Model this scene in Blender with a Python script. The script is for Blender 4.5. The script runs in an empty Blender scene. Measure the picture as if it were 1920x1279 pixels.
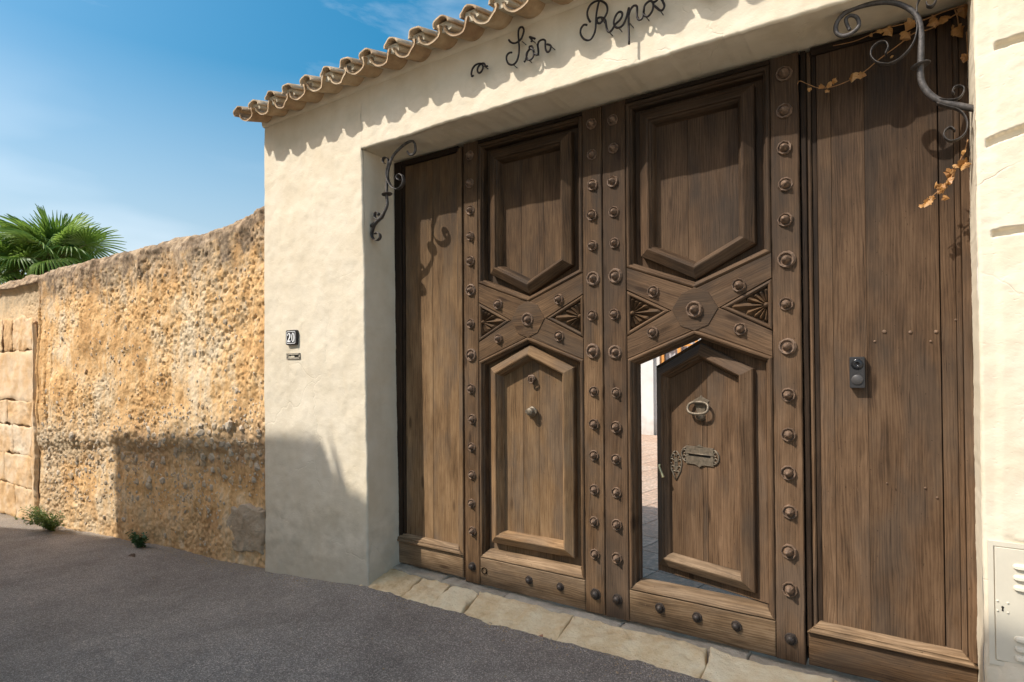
import bpy, math, random
import numpy as np
from mathutils import Vector, Matrix
random.seed(7); np.random.seed(7)
R = math.radians
scn = bpy.context.scene
C = scn.collection

# ------------------------------------------------------------------ camera, sky, sun
F, YAW, PITCH, ROLL, SHY = 1115., R(34.05), R(.75), R(.37), 37.6
CAM = np.array((0, -3.2, 1.6))
fwd = np.array([-math.sin(YAW)*math.cos(PITCH), math.cos(YAW)*math.cos(PITCH), math.sin(PITCH)])
rgt = np.array([math.cos(YAW), math.sin(YAW), 0.]); up = np.cross(rgt, fwd)
RR = rgt*math.cos(ROLL)-up*math.sin(ROLL); UU = up*math.cos(ROLL)+rgt*math.sin(ROLL)
cd = bpy.data.cameras.new('camera'); cam = bpy.data.objects.new('camera', cd); C.objects.link(cam)
cam.matrix_world = Matrix(((RR[0], UU[0], -fwd[0], CAM[0]), (RR[1], UU[1], -fwd[1], CAM[1]), (RR[2], UU[2], -fwd[2], CAM[2]), (0, 0, 0, 1)))
cd.sensor_width = 36; cd.lens = F/1920*36; cd.shift_y = SHY/1920; cd.clip_end = 500; cd.clip_start = .05
scn.camera = cam

SUN = Vector((.78, 1, -1.46)).normalized()          # the way the light travels
wd = bpy.data.worlds.new('World'); scn.world = wd; wd.use_nodes = True
nt = wd.node_tree; nt.nodes.clear()
def wn(t, **k):
    n = nt.nodes.new(t)
    for a, b in k.items(): setattr(n, a, b)
    return n
sky = wn('ShaderNodeTexSky', sky_type='NISHITA', sun_disc=False)
sky.sun_elevation = math.asin(-SUN.z); sky.sun_rotation = math.atan2(-SUN.x, -SUN.y)
sky.air_density = 1.25; sky.dust_density = 5.5; sky.ozone_density = 5.
tc = wn('ShaderNodeTexCoord')
mp = wn('ShaderNodeMapping'); mp.inputs['Scale'].default_value = (1.5, 1.5, 5.5); mp.inputs['Rotation'].default_value = (R(12), R(-16), R(20))
mp.inputs['Location'].default_value = (3.1, 1.7, .35)
n1 = wn('ShaderNodeTexNoise'); n1.inputs['Scale'].default_value = 1.5; n1.inputs['Detail'].default_value = 9; n1.inputs['Roughness'].default_value = .56; n1.inputs['Distortion'].default_value = .5
cr = wn('ShaderNodeValToRGB'); cr.color_ramp.elements[0].position = .56; cr.color_ramp.elements[1].position = .86
cr.color_ramp.elements[1].color = (.75, .75, .75, 1)
mx = wn('ShaderNodeMix', data_type='RGBA'); mx.inputs[7].default_value = (6.4, 7.0, 7.6, 1)
hs = wn('ShaderNodeHueSaturation'); hs.inputs['Saturation'].default_value = 1.55; hs.inputs['Hue'].default_value = .477; hs.inputs['Value'].default_value = 1.
bg = wn('ShaderNodeBackground'); bg.inputs['Strength'].default_value = .13
wo = wn('ShaderNodeOutputWorld')
L = nt.links.new
L(tc.outputs['Generated'], mp.inputs['Vector']); L(mp.outputs[0], n1.inputs['Vector']); L(n1.outputs['Fac'], cr.inputs['Fac'])
sp_ = wn('ShaderNodeSeparateXYZ'); L(tc.outputs['Generated'], sp_.inputs[0])
mr = wn('ShaderNodeMapRange'); mr.inputs['From Min'].default_value = .43; mr.inputs['From Max'].default_value = .05; mr.inputs['To Max'].default_value = 1.15; L(sp_.outputs['Z'], mr.inputs['Value'])
n2_ = wn('ShaderNodeTexNoise'); n2_.inputs['Scale'].default_value = 1.1; n2_.inputs['Detail'].default_value = 4; L(mp.outputs[0], n2_.inputs['Vector'])
ml = wn('ShaderNodeMath', operation='MULTIPLY'); L(mr.outputs[0], ml.inputs[0]); mr2 = wn('ShaderNodeMapRange'); mr2.inputs['To Min'].default_value = .45; mr2.inputs['From Min'].default_value = .35; mr2.inputs['From Max'].default_value = .6; L(n2_.outputs['Fac'], mr2.inputs['Value']); L(mr2.outputs[0], ml.inputs[1])
mm = wn('ShaderNodeMath', operation='MAXIMUM'); L(cr.outputs['Color'], mm.inputs[0]); L(ml.outputs[0], mm.inputs[1])
L(mm.outputs[0], mx.inputs[0]); L(sky.outputs[0], hs.inputs['Color']); L(hs.outputs[0], mx.inputs[6]); L(mx.outputs[2], bg.inputs['Color']); L(bg.outputs[0], wo.inputs['Surface'])

sd = bpy.data.lights.new('sun', 'SUN'); sd.energy = 4.0; sd.angle = R(.53); sd.color = (1, .955, .88)
so = bpy.data.objects.new('sun', sd); C.objects.link(so); so.rotation_euler = SUN.to_track_quat('-Z', 'Y').to_euler(); so.location = (-5, -8, 12)
vs = scn.view_settings; vs.view_transform = 'Standard'; vs.look = 'None'; vs.exposure = .43; vs.gamma = 1; vs.use_curve_mapping = False
scn.cycles.max_bounces = 9; scn.cycles.diffuse_bounces = 8

def at(px, py, Y):
    """point on the plane y=Y seen at photograph pixel px,py (1920 wide)"""
    d = fwd+RR*(px-960)/F-UU*(py-639.5-SHY)/F
    t = (Y-CAM[1])/d[1]
    return CAM+d*t

# ------------------------------------------------------------------ numpy noise
def _h(ix, iy, s):
    n = (ix.astype(np.int64)*374761393+iy.astype(np.int64)*668265263+s*1442695041) & 0x7fffffff
    n = ((n ^ (n >> 13))*1274126177) & 0x7fffffff
    n = ((n ^ (n >> 16))*2246822519) & 0x7fffffff
    return ((n ^ (n >> 15)) & 0xfffff)/float(0xfffff)
def vnoise(x, y, s=0):
    x = np.asarray(x, float); y = np.asarray(y, float)
    ix = np.floor(x); iy = np.floor(y); fx = x-ix; fy = y-iy
    fx = fx*fx*fx*(fx*(fx*6-15)+10); fy = fy*fy*fy*(fy*(fy*6-15)+10)
    a = _h(ix, iy, s); b = _h(ix+1, iy, s); c = _h(ix, iy+1, s); d = _h(ix+1, iy+1, s)
    return (a*(1-fx)+b*fx)*(1-fy)+(c*(1-fx)+d*fx)*fy
def fbm(x, y, o=4, s=0, g=.5):
    r = 0; a = 1; t = 0
    for i in range(o):
        r = r+a*(vnoise(x*2**i+i*17.3, y*2**i+i*9.1, s+i)-.5)*2; t += a; a *= g
    return r/t*1.4
def worley(x, y, s=0):
    x = np.asarray(x, float); y = np.asarray(y, float)
    ix = np.floor(x); iy = np.floor(y); d1 = np.full(x.shape, 9.); idv = np.zeros(x.shape)
    for i in (-1, 0, 1):
        for j in (-1, 0, 1):
            cx = ix+i; cy = iy+j
            px = cx+_h(cx, cy, s); py = cy+_h(cx, cy, s+77)
            d = np.hypot(px-x, py-y); m = d < d1
            d1 = np.where(m, d, d1); idv = np.where(m, _h(cx, cy, s+133), idv)
    return d1, idv
def sstep(a, b, x):
    t = np.clip((x-a)/(b-a), 0, 1); return t*t*(3-2*t)

# ------------------------------------------------------------------ object helpers
def tag(o, label=None, cat=None, group=None, kind=None):
    if label: o['label'] = label
    if cat: o['category'] = cat
    if group: o['group'] = group
    if kind: o['kind'] = kind
    return o
def empty(name, loc, label, cat, group=None, rz=0):
    o = bpy.data.objects.new(name, None); C.objects.link(o); o.location = loc; o.rotation_euler = (0, 0, rz)
    o.empty_display_size = .1
    return tag(o, label, cat, group)
WORLD = {}
def link(name, me, parent=None, world=True, smooth=False):
    """mesh given in world coordinates; children of an Empty keep them by an offset"""
    o = bpy.data.objects.new(name, me); C.objects.link(o)
    if parent is not None:
        o.parent = parent
        if world:
            l = Vector((0, 0, 0)); p = parent
            while p is not None:
                l += p.location; p = p.parent
            o.location = -l
    return o
class MB:
    def __init__(s): s.v = []; s.f = []; s.m = []; s.g = []; s.sm = []
    def add(s, vs, fs, m=0, g=None, smooth=False):
        b = len(s.v); s.v += [tuple(map(float, p)) for p in vs]
        s.f += [tuple(b+i for i in f) for f in fs]; s.m += [m]*len(fs); s.sm += [smooth]*len(fs)
        s.g += (list(g) if g is not None else [(0, 0, 0)]*len(vs))
    def mesh(s, name, mats):
        me = bpy.data.meshes.new(name); me.from_pydata(s.v, [], s.f)
        for m in (mats if isinstance(mats, (list, tuple)) else [mats]): me.materials.append(m)
        if any(s.m): me.polygons.foreach_set('material_index', s.m)
        me.polygons.foreach_set('use_smooth', s.sm)
        if any(g != (0, 0, 0) for g in s.g):
            a = me.attributes.new('grain', 'FLOAT_VECTOR', 'POINT'); a.data.foreach_set('vector', np.array(s.g, np.float32).ravel())
        me.update(); return me
    def obj(s, name, mats, parent=None, world=True):
        return link(name, s.mesh(name, mats), parent, world)
def grid(name, P, mat, parent=None, smooth=True, attrs=None, flip=False, mats=None, midx=None):
    n, m = P.shape[:2]
    i = np.arange(n*m).reshape(n, m)
    f = np.stack([i[:-1, :-1], i[1:, :-1], i[1:, 1:], i[:-1, 1:]], -1).reshape(-1, 4)
    if flip: f = f[:, ::-1]
    me = bpy.data.meshes.new(name); me.vertices.add(n*m); me.vertices.foreach_set('co', P.astype(np.float32).ravel())
    me.loops.add(f.size); me.loops.foreach_set('vertex_index', f.astype(np.int32).ravel())
    me.polygons.add(len(f)); me.polygons.foreach_set('loop_start', np.arange(0, f.size, 4, dtype=np.int32))
    me.polygons.foreach_set('use_smooth', np.full(len(f), smooth))
    for k, v in (attrs or {}).items():
        a = me.attributes.new(k, 'FLOAT', 'POINT'); a.data.foreach_set('value', v.astype(np.float32).ravel())
    for mm in (mats or [mat]): me.materials.append(mm)
    if midx is not None: me.polygons.foreach_set('material_index', midx.astype(np.int32).ravel())
    me.update(calc_edges=True); me.validate()
    return link(name, me, parent) if name else me
def join_grids(name, Ps, mat, parent=None, flips=None):
    vs = []; fs = []; b = 0
    for k, P in enumerate(Ps):
        n, m = P.shape[:2]; i = np.arange(n*m).reshape(n, m)+b
        f = np.stack([i[:-1, :-1], i[1:, :-1], i[1:, 1:], i[:-1, 1:]], -1).reshape(-1, 4)
        if flips and flips[k]: f = f[:, ::-1]
        vs.append(P.reshape(-1, 3)); fs.append(f); b += n*m
    V = np.concatenate(vs); Fc = np.concatenate(fs)
    me = bpy.data.meshes.new(name); me.vertices.add(len(V)); me.vertices.foreach_set('co', V.astype(np.float32).ravel())
    me.loops.add(Fc.size); me.loops.foreach_set('vertex_index', Fc.astype(np.int32).ravel())
    me.polygons.add(len(Fc)); me.polygons.foreach_set('loop_start', np.arange(0, Fc.size, 4, dtype=np.int32))
    me.polygons.foreach_set('use_smooth', np.full(len(Fc), True)); me.materials.append(mat)
    me.update(calc_edges=True); me.validate()
    return link(name, me, parent)

# ------------------------------------------------------------------ materials
def mat(name):
    m = bpy.data.materials.new(name); m.use_nodes = True; nt = m.node_tree
    b = nt.nodes['Principled BSDF']; return m, nt, b
def node(nt, t, ins=None, **k):
    n = nt.nodes.new(t)
    for a, v in k.items(): setattr(n, a, v)
    for a, v in (ins or {}).items():
        if hasattr(v, 'is_output') or isinstance(v, bpy.types.NodeSocket): nt.links.new(v, n.inputs[a])
        else: n.inputs[a].default_value = v
    return n
def ramp(nt, fac, stops):
    r = nt.nodes.new('ShaderNodeValToRGB'); e = r.color_ramp.elements
    while len(e) < len(stops): e.new(.5)
    for i, (p, c) in enumerate(stops):
        e[i].position = p; e[i].color = (c if isinstance(c, tuple) else (c, c, c))+(1,)
    nt.links.new(fac, r.inputs['Fac']); return r.outputs['Color']
def mixc(nt, f, a, b, mode='MIX'):
    n = nt.nodes.new('ShaderNodeMix'); n.data_type = 'RGBA'; n.blend_type = mode
    for i, v in ((0, f), (6, a), (7, b)):
        if isinstance(v, bpy.types.NodeSocket): nt.links.new(v, n.inputs[i])
        else: n.inputs[i].default_value = v if i == 0 else (tuple(v)+(1,) if len(v) == 3 else v)
    return n.outputs[2]
def noise(nt, vec, scale, detail=4, rough=.55, dist=0):
    n = node(nt, 'ShaderNodeTexNoise', {'Vector': vec, 'Scale': scale, 'Detail': detail, 'Roughness': rough, 'Distortion': dist}); return n.outputs['Fac']
def vmul(nt, vec, s):
    n = node(nt, 'ShaderNodeVectorMath', {0: vec}, operation='MULTIPLY'); n.inputs[1].default_value = s; return n.outputs[0]
def math_(nt, op, a, b=0., c=None):
    n = nt.nodes.new('ShaderNodeMath'); n.operation = op
    for i, v in ((0, a), (1, b), (2, c)):
        if v is None: continue
        if isinstance(v, bpy.types.NodeSocket): nt.links.new(v, n.inputs[i])
        else: n.inputs[i].default_value = v
    return n.outputs[0]
def bump(nt, b, h, dist=.002, strength=1., prev=None):
    n = node(nt, 'ShaderNodeBump', {'Height': h, 'Distance': dist, 'Strength': strength})
    if prev is not None: nt.links.new(prev, n.inputs['Normal'])
    nt.links.new(n.outputs[0], b.inputs['Normal']); return n.outputs[0]
def pos(nt): return nt.nodes.new('ShaderNodeNewGeometry').outputs['Position']
def objc(nt): return nt.nodes.new('ShaderNodeTexCoord').outputs['Object']

def wood(name, dark, mid, light, wear=.5, grey=.3):
    m, nt, b = mat(name)
    g = node(nt, 'ShaderNodeAttribute', attribute_name='grain').outputs['Vector']
    warp = noise(nt, vmul(nt, g, (1.1, 5, 5)), 1.5, 3)
    wv = node(nt, 'ShaderNodeVectorMath', {0: g}, operation='ADD')
    cmb = node(nt, 'ShaderNodeCombineXYZ', {'Y': math_(nt, 'MULTIPLY', warp, .05)}); nt.links.new(cmb.outputs[0], wv.inputs[1]); gw = wv.outputs[0]
    fib = noise(nt, vmul(nt, gw, (4.5, 130, 90)), 1, 5, .62)
    fine = noise(nt, vmul(nt, gw, (9, 420, 200)), 1, 2, .5)
    ring = node(nt, 'ShaderNodeTexWave', {'Vector': vmul(nt, gw, (.42, 7, 3)), 'Scale': 3.4, 'Distortion': 11., 'Detail': 2.5, 'Detail Scale': .9, 'Detail Roughness': .45}, wave_type='BANDS', bands_direction='Y').outputs['Fac']
    patch = noise(nt, vmul(nt, g, (1.6, 6, 6)), 1.5, 6, .66)
    patch2 = noise(nt, vmul(nt, g, (.9, 2.2, 2.2)), 1.7, 4, .6)
    t = math_(nt, 'ADD', math_(nt, 'MULTIPLY', fib, .36), math_(nt, 'MULTIPLY', patch, .64))
    t = math_(nt, 'ADD', t, math_(nt, 'MULTIPLY', math_(nt, 'SUBTRACT', ring, .5), .085))
    col = ramp(nt, t, [(.29, dark), (.50, mid), (.73, light)])
    # greyed and sooty patches
    gm = ramp(nt, patch2, [(.46, 0.), (.62, 1.)])
    lum = mixc(nt, .72, col, (mid[0]*.58, mid[0]*.48, mid[0]*.385))
    col = mixc(nt, math_(nt, 'MULTIPLY', gm, grey*1.5), col, lum)
    # bare worn flecks
    fl = noise(nt, vmul(nt, g, (18, 60, 60)), 1.1, 3, .7)
    fm = ramp(nt, fl, [(.70, 0.), (.76, 1.)])
    col = mixc(nt, math_(nt, 'MULTIPLY', fm, wear*.45), col, (light[0]*1.7, light[1]*1.75, light[2]*1.9))
    # foot bleached by sun and rain; the head's darker tone also paints in shade
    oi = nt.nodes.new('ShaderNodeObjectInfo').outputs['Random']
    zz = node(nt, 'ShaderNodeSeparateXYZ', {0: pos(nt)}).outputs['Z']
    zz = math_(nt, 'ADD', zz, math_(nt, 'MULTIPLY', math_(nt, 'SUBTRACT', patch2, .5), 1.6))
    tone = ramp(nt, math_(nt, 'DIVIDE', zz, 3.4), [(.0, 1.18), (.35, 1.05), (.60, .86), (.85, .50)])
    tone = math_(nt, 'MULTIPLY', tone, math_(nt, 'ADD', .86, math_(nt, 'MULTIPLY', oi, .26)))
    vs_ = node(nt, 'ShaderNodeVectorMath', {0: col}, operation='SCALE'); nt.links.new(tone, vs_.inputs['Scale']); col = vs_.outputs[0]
    # knots
    vo = node(nt, 'ShaderNodeTexVoronoi', {'Vector': vmul(nt, g, (2.1, 7.5, 0.02)), 'Scale': 1.}, feature='F1').outputs['Distance']
    kn = ramp(nt, vo, [(.07, 1.), (.15, 0.)])
    col = mixc(nt, math_(nt, 'MULTIPLY', kn, .65), col, (dark[0]*.55, dark[1]*.5, dark[2]*.5))
    chk = ramp(nt, noise(nt, vmul(nt, gw, (3.5, 170, 60)), 1., 2, .5), [(.27, 1.), (.33, 0.)])
    wh = ramp(nt, noise(nt, vmul(nt, g, (60, 110, 60)), 1., 1, .5), [(.21, 1.), (.25, 0.)])
    chk = math_(nt, 'MAXIMUM', chk, wh)
    col = mixc(nt, math_(nt, 'MULTIPLY', chk, .6), col, (dark[0]*.4, dark[1]*.4, dark[2]*.4))
    nt.links.new(col, b.inputs['Base Color'])
    b.inputs['Specular IOR Level'].default_value = .14
    rr = ramp(nt, patch, [(.3, .58), (.7, .8)]); nt.links.new(rr, b.inputs['Roughness'])
    h = math_(nt, 'ADD', math_(nt, 'MULTIPLY', fib, .9), math_(nt, 'MULTIPLY', fine, .25))
    h = math_(nt, 'ADD', h, math_(nt, 'MULTIPLY', ring, .22)); h = math_(nt, 'SUBTRACT', h, math_(nt, 'MULTIPLY', math_(nt, 'ADD', kn, math_(nt, 'MULTIPLY', chk, 2.5)), .3))
    bump(nt, b, h, .0016, .7)
    return m
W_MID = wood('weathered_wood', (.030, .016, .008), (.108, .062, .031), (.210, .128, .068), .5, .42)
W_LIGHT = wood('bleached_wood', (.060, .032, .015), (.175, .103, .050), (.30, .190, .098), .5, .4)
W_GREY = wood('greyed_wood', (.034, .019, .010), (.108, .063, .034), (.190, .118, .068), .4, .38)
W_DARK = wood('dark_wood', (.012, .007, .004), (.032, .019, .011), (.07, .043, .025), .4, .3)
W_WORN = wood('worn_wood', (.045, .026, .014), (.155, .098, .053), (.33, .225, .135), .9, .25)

def plaster(name, base, hi, lo, rough_scale=1.):
    m, nt, b = mat(name); p = pos(nt)
    a = noise(nt, p, 1.3, 5, .6); c = noise(nt, p, 6.5, 5, .6)
    t = math_(nt, 'ADD', math_(nt, 'MULTIPLY', a, .55), math_(nt, 'MULTIPLY', c, .45))
    col = ramp(nt, t, [(.36, lo), (.5, base), (.64, hi)])
    # rain streaks and grime near the foot
    st = noise(nt, vmul(nt, p, (7, 7, .8)), 1., 4, .6)
    col = mixc(nt, ramp(nt, st, [(.55, 0.), (.8, .35)]), col, (lo[0]*.82, lo[1]*.80, lo[2]*.76))
    sep = node(nt, 'ShaderNodeSeparateXYZ', {0: p})
    ft = math_(nt, 'ADD', sep.outputs['Z'], math_(nt, 'MULTIPLY', math_(nt, 'SUBTRACT', c, .5), .9))
    fm = ramp(nt, ft, [(-.05, 1.) if False else (0., 1.), (.45, 0.)])
    col = mixc(nt, math_(nt, 'MULTIPLY', fm, .45), col, (.40, .35, .27))
    vo = noise(nt, p, 45, 3, .6); sp = ramp(nt, vo, [(.76, 0.), (.82, 1.)])
    col = mixc(nt, math_(nt, 'MULTIPLY', sp, .35), col, (.33, .27, .19))
    nt.links.new(col, b.inputs['Base Color']); b.inputs['Roughness'].default_value = .82; b.inputs['Specular IOR Level'].default_value = .2
    wp = node(nt, 'ShaderNodeVectorMath', {0: p}, operation='ADD'); nc = node(nt, 'ShaderNodeTexNoise', {'Vector': p, 'Scale': 3.5, 'Detail': 4.}); sc_ = node(nt, 'ShaderNodeVectorMath', {0: nc.outputs['Color']}, operation='SCALE'); sc_.inputs['Scale'].default_value = .35; nt.links.new(sc_.outputs[0], wp.inputs[1])
    ve = node(nt, 'ShaderNodeTexVoronoi', {'Vector': wp.outputs[0], 'Scale': 1.15}, feature='DISTANCE_TO_EDGE').outputs['Distance']
    ck = math_(nt, 'MULTIPLY', ramp(nt, ve, [(.0015, 1.), (.006, 0.)]), ramp(nt, a, [(.50, 0.), (.56, 1.)]))
    h1 = noise(nt, vmul(nt, p, (1, 1, 1.25)), 11*rough_scale, 6, .58, .2); h2 = noise(nt, p, 70*rough_scale, 3, .6)
    pit = ramp(nt, noise(nt, vmul(nt, p, (1, 1, 1.5)), 34, 2, .5), [(.27, 0.), (.36, 1.)])
    h = math_(nt, 'ADD', h1, math_(nt, 'MULTIPLY', h2, .12)); h = math_(nt, 'ADD', h, math_(nt, 'MULTIPLY', pit, .16)); h = math_(nt, 'SUBTRACT', h, math_(nt, 'MULTIPLY', ck, .35))
    bump(nt, b, h, .0055, .8)
    return m
PLASTER = plaster('cream_plaster', (.69, .60, .455), (.73, .645, .505), (.64, .545, .395))
PLASTER_W = plaster('white_render', (.62, .60, .565), (.66, .64, .61), (.55, .53, .50))

HOUSEW = plaster('warm_house_plaster', (.86, .68, .43), (.88, .71, .47), (.83, .64, .40))
def simple(name, col, rough=.6, metal=0., var=.25, scale=20, bdist=.0015, spec=.4):
    m, nt, b = mat(name); p = objc(nt)
    n = noise(nt, p, scale, 5, .6)
    c = ramp(nt, n, [(.3, tuple(x*(1-var) for x in col)), (.7, tuple(min(1, x*(1+var)) for x in col))])
    nt.links.new(c, b.inputs['Base Color']); b.inputs['Roughness'].default_value = rough; b.inputs['Metallic'].default_value = metal
    b.inputs['Specular IOR Level'].default_value = spec
    if bdist: bump(nt, b, noise(nt, p, scale*3, 4, .6), bdist, .7)
    return m
RUST = simple('rusted_stud_iron', (.155, .098, .062), .62, .1, .5, 45, .004)
RUST_D = simple('dark_stud_iron', (.055, .042, .034), .5, .3, .4, 45, .003)
IRON = simple('wrought_iron', (.085, .075, .068), .55, .35, .5, 40, .002)
IRON_L = simple('lettering_iron', (.022, .016, .014), .5, .2, .4, 60, .001)
BRASSY = simple('tarnished_iron', (.17, .135, .095), .5, .45, .35, 60, .0015)
BRASS = simple('brass_handle', (.62, .52, .28), .3, .8, .15, 30, 0)
PLASTIC = simple('grey_plastic', (.026, .024, .023), .42, 0, .06, 10, 0)
PLASTIC_D = simple('black_glass', (.012, .012, .013), .12, 0, .1, 10, 0)
ENAMEL = simple('black_enamel', (.012, .011, .014), .25, 0, .1, 10, 0)
WHITEP = simple('white_enamel', (.85, .84, .82), .35, 0, .04, 10, 0)
BOXP = simple('cream_metal_paint', (.60, .545, .43), .5, 0, .06, 8, .0006)
BLACK = simple('dark_void', (.02, .016, .012), .9, 0, .2, 10, 0)
ORANGE = simple('varnished_pine', (.60, .27, .07), .4, 0, .15, 12, 0)
CURTAIN = simple('grey_curtain', (.42, .40, .40), .7, 0, .15, 6, .002)

def terracotta(name, a, b_, c):
    m, nt, b = mat(name); p = pos(nt)
    oi = nt.nodes.new('ShaderNodeObjectInfo').outputs['Random']
    n = noise(nt, p, 9, 5, .65); n2 = noise(nt, vmul(nt, p, (14, 2.5, 14)), 1., 4, .6)
    t = math_(nt, 'ADD', math_(nt, 'MULTIPLY', n, .5), math_(nt, 'MULTIPLY', n2, .3)); t = math_(nt, 'ADD', t, math_(nt, 'MULTIPLY', oi, .2))
    col = ramp(nt, t, [(.32, a), (.5, b_), (.66, c)])
    n3 = noise(nt, p, 22, 5, .7)
    ge = nt.nodes.new('ShaderNodeNewGeometry').outputs['Normal']; sz = node(nt, 'ShaderNodeSeparateXYZ', {0: ge}).outputs['Z']
    top = math_(nt, 'MULTIPLY', ramp(nt, sz, [(.05, 0.), (.5, 1.)]), ramp(nt, n3, [(.35, 0.), (.55, 1.)]))
    col = mixc(nt, math_(nt, 'MULTIPLY', top, .7), col, (.20, .175, .135))
    nt.links.new(col, b.inputs['Base Color']); b.inputs['Roughness'].default_value = .8; b.inputs['Specular IOR Level'].default_value = .2
    bump(nt, b, n3, .006, .7); return m
TILE = terracotta('roof_terracotta', (.30, .19, .11), (.44, .31, .185), (.54, .42, .28))
PAVER = terracotta('floor_terracotta', (.50, .30, .20), (.58, .38, .27), (.64, .46, .35))
MORTAR = simple('mortar', (.50, .43, .31), .9, 0, .2, 14, .006)
GROUT = simple('grout', (.22, .19, .17), .9, 0, .2, 14, .004)

def rubble_mat():
    m, nt, b = mat('ochre_earth_wall'); p = pos(nt)
    a = noise(nt, p, .9, 6, .6); c = noise(nt, p, 5, 6, .68); d = noise(nt, p, 24, 5, .65); v = noise(nt, vmul(nt, p, (9, 9, 1.3)), 1.2, 5, .65)
    t = math_(nt, 'ADD', math_(nt, 'MULTIPLY', a, .46), math_(nt, 'MULTIPLY', c, .27)); t = math_(nt, 'ADD', t, math_(nt, 'MULTIPLY', v, .27))
    col = ramp(nt, t, [(.36, (.34, .20, .10)), (.44, (.58, .34, .145)), (.50, (.72, .46, .22)), (.57, (.72, .55, .35)), (.66, (.80, .66, .48))])
    g = ramp(nt, d, [(.30, .68), (.5, 1.), (.72, 1.1)])
    col = mixc(nt, .75, col, g, 'MULTIPLY')
    sp = ramp(nt, noise(nt, p, 34, 3, .6), [(.66, 0.), (.72, 1.)]); col = mixc(nt, math_(nt, 'MULTIPLY', sp, .55), col, (.36, .33, .29))
    ly = node(nt, 'ShaderNodeAttribute', attribute_name='cap').outputs['Fac']
    lm = ramp(nt, math_(nt, 'ADD', ly, math_(nt, 'MULTIPLY', math_(nt, 'SUBTRACT', c, .5), 1.5)), [(.34, 0.), (.75, 1.)])
    lic = ramp(nt, noise(nt, vmul(nt, p, (1, 1, .6)), 7, 6, .7), [(.36, (.06, .048, .038)), (.47, (.19, .14, .10)), (.56, (.36, .27, .18)), (.7, (.54, .43, .31))])
    col = mixc(nt, math_(nt, 'MULTIPLY', lm, .88), col, lic)
    pl = node(nt, 'ShaderNodeAttribute', attribute_name='pale').outputs['Fac']
    col = mixc(nt, math_(nt, 'MULTIPLY', pl, .75), col, mixc(nt, c, (.66, .55, .38), (.56, .43, .27)))
    gy = node(nt, 'ShaderNodeAttribute', attribute_name='rub').outputs['Fac']
    col = mixc(nt, math_(nt, 'MULTIPLY', gy, .5), col, mixc(nt, d, (.34, .255, .165), (.60, .50, .37)))
    nt.links.new(col, b.inputs['Base Color']); b.inputs['Roughness'].default_value = .92; b.inputs['Specular IOR Level'].default_value = .1
    h = math_(nt, 'ADD', noise(nt, vmul(nt, p, (1.6, 1.6, 1)), 24, 6, .72), math_(nt, 'MULTIPLY', noise(nt, vmul(nt, p, (5, 5, 1)), 9, 4, .6), .5))
    bump(nt, b, h, .010, .8); return m
RUBBLE = rubble_mat()
def stone_mat(name, cols, scale=12, bd=.008):
    m, nt, b = mat(name); p = pos(nt); oi = nt.nodes.new('ShaderNodeObjectInfo').outputs['Random']
    n = noise(nt, p, scale, 6, .65); n2 = noise(nt, p, scale*.25, 4, .6)
    t = math_(nt, 'ADD', math_(nt, 'MULTIPLY', n, .45), math_(nt, 'MULTIPLY', n2, .35)); t = math_(nt, 'ADD', t, math_(nt, 'MULTIPLY', oi, .2))
    k = len(cols); col = ramp(nt, t, [(.32+.36*i/(k-1), c) for i, c in enumerate(cols)])
    nt.links.new(col, b.inputs['Base Color']); b.inputs['Roughness'].default_value = .85; b.inputs['Specular IOR Level'].default_value = .2
    bump(nt, b, noise(nt, p, scale*2.5, 6, .7), bd, .8); return m
PEBBLE = stone_mat('embedded_stone', [(.34, .24, .15), (.52, .38, .23), (.47, .40, .31), (.66, .53, .36)], 18, .006)
THRESH = stone_mat('worn_limestone', [(.50, .32, .15), (.72, .54, .31), (.82, .67, .43), (.87, .75, .52)], 9, .022)
THRESH_G = stone_mat('grey_limestone', [(.27, .225, .17), (.42, .355, .27), (.54, .47, .37)], 11, .02)
BLOCK = stone_mat('pale_ashlar', [(.44, .27, .13), (.66, .43, .22), (.72, .54, .35), (.76, .64, .48)], 3.2, .018)
CEMENT = stone_mat('cement_patch', [(.30, .22, .145), (.41, .32, .22), (.50, .41, .30)], 8, .02)

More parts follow.
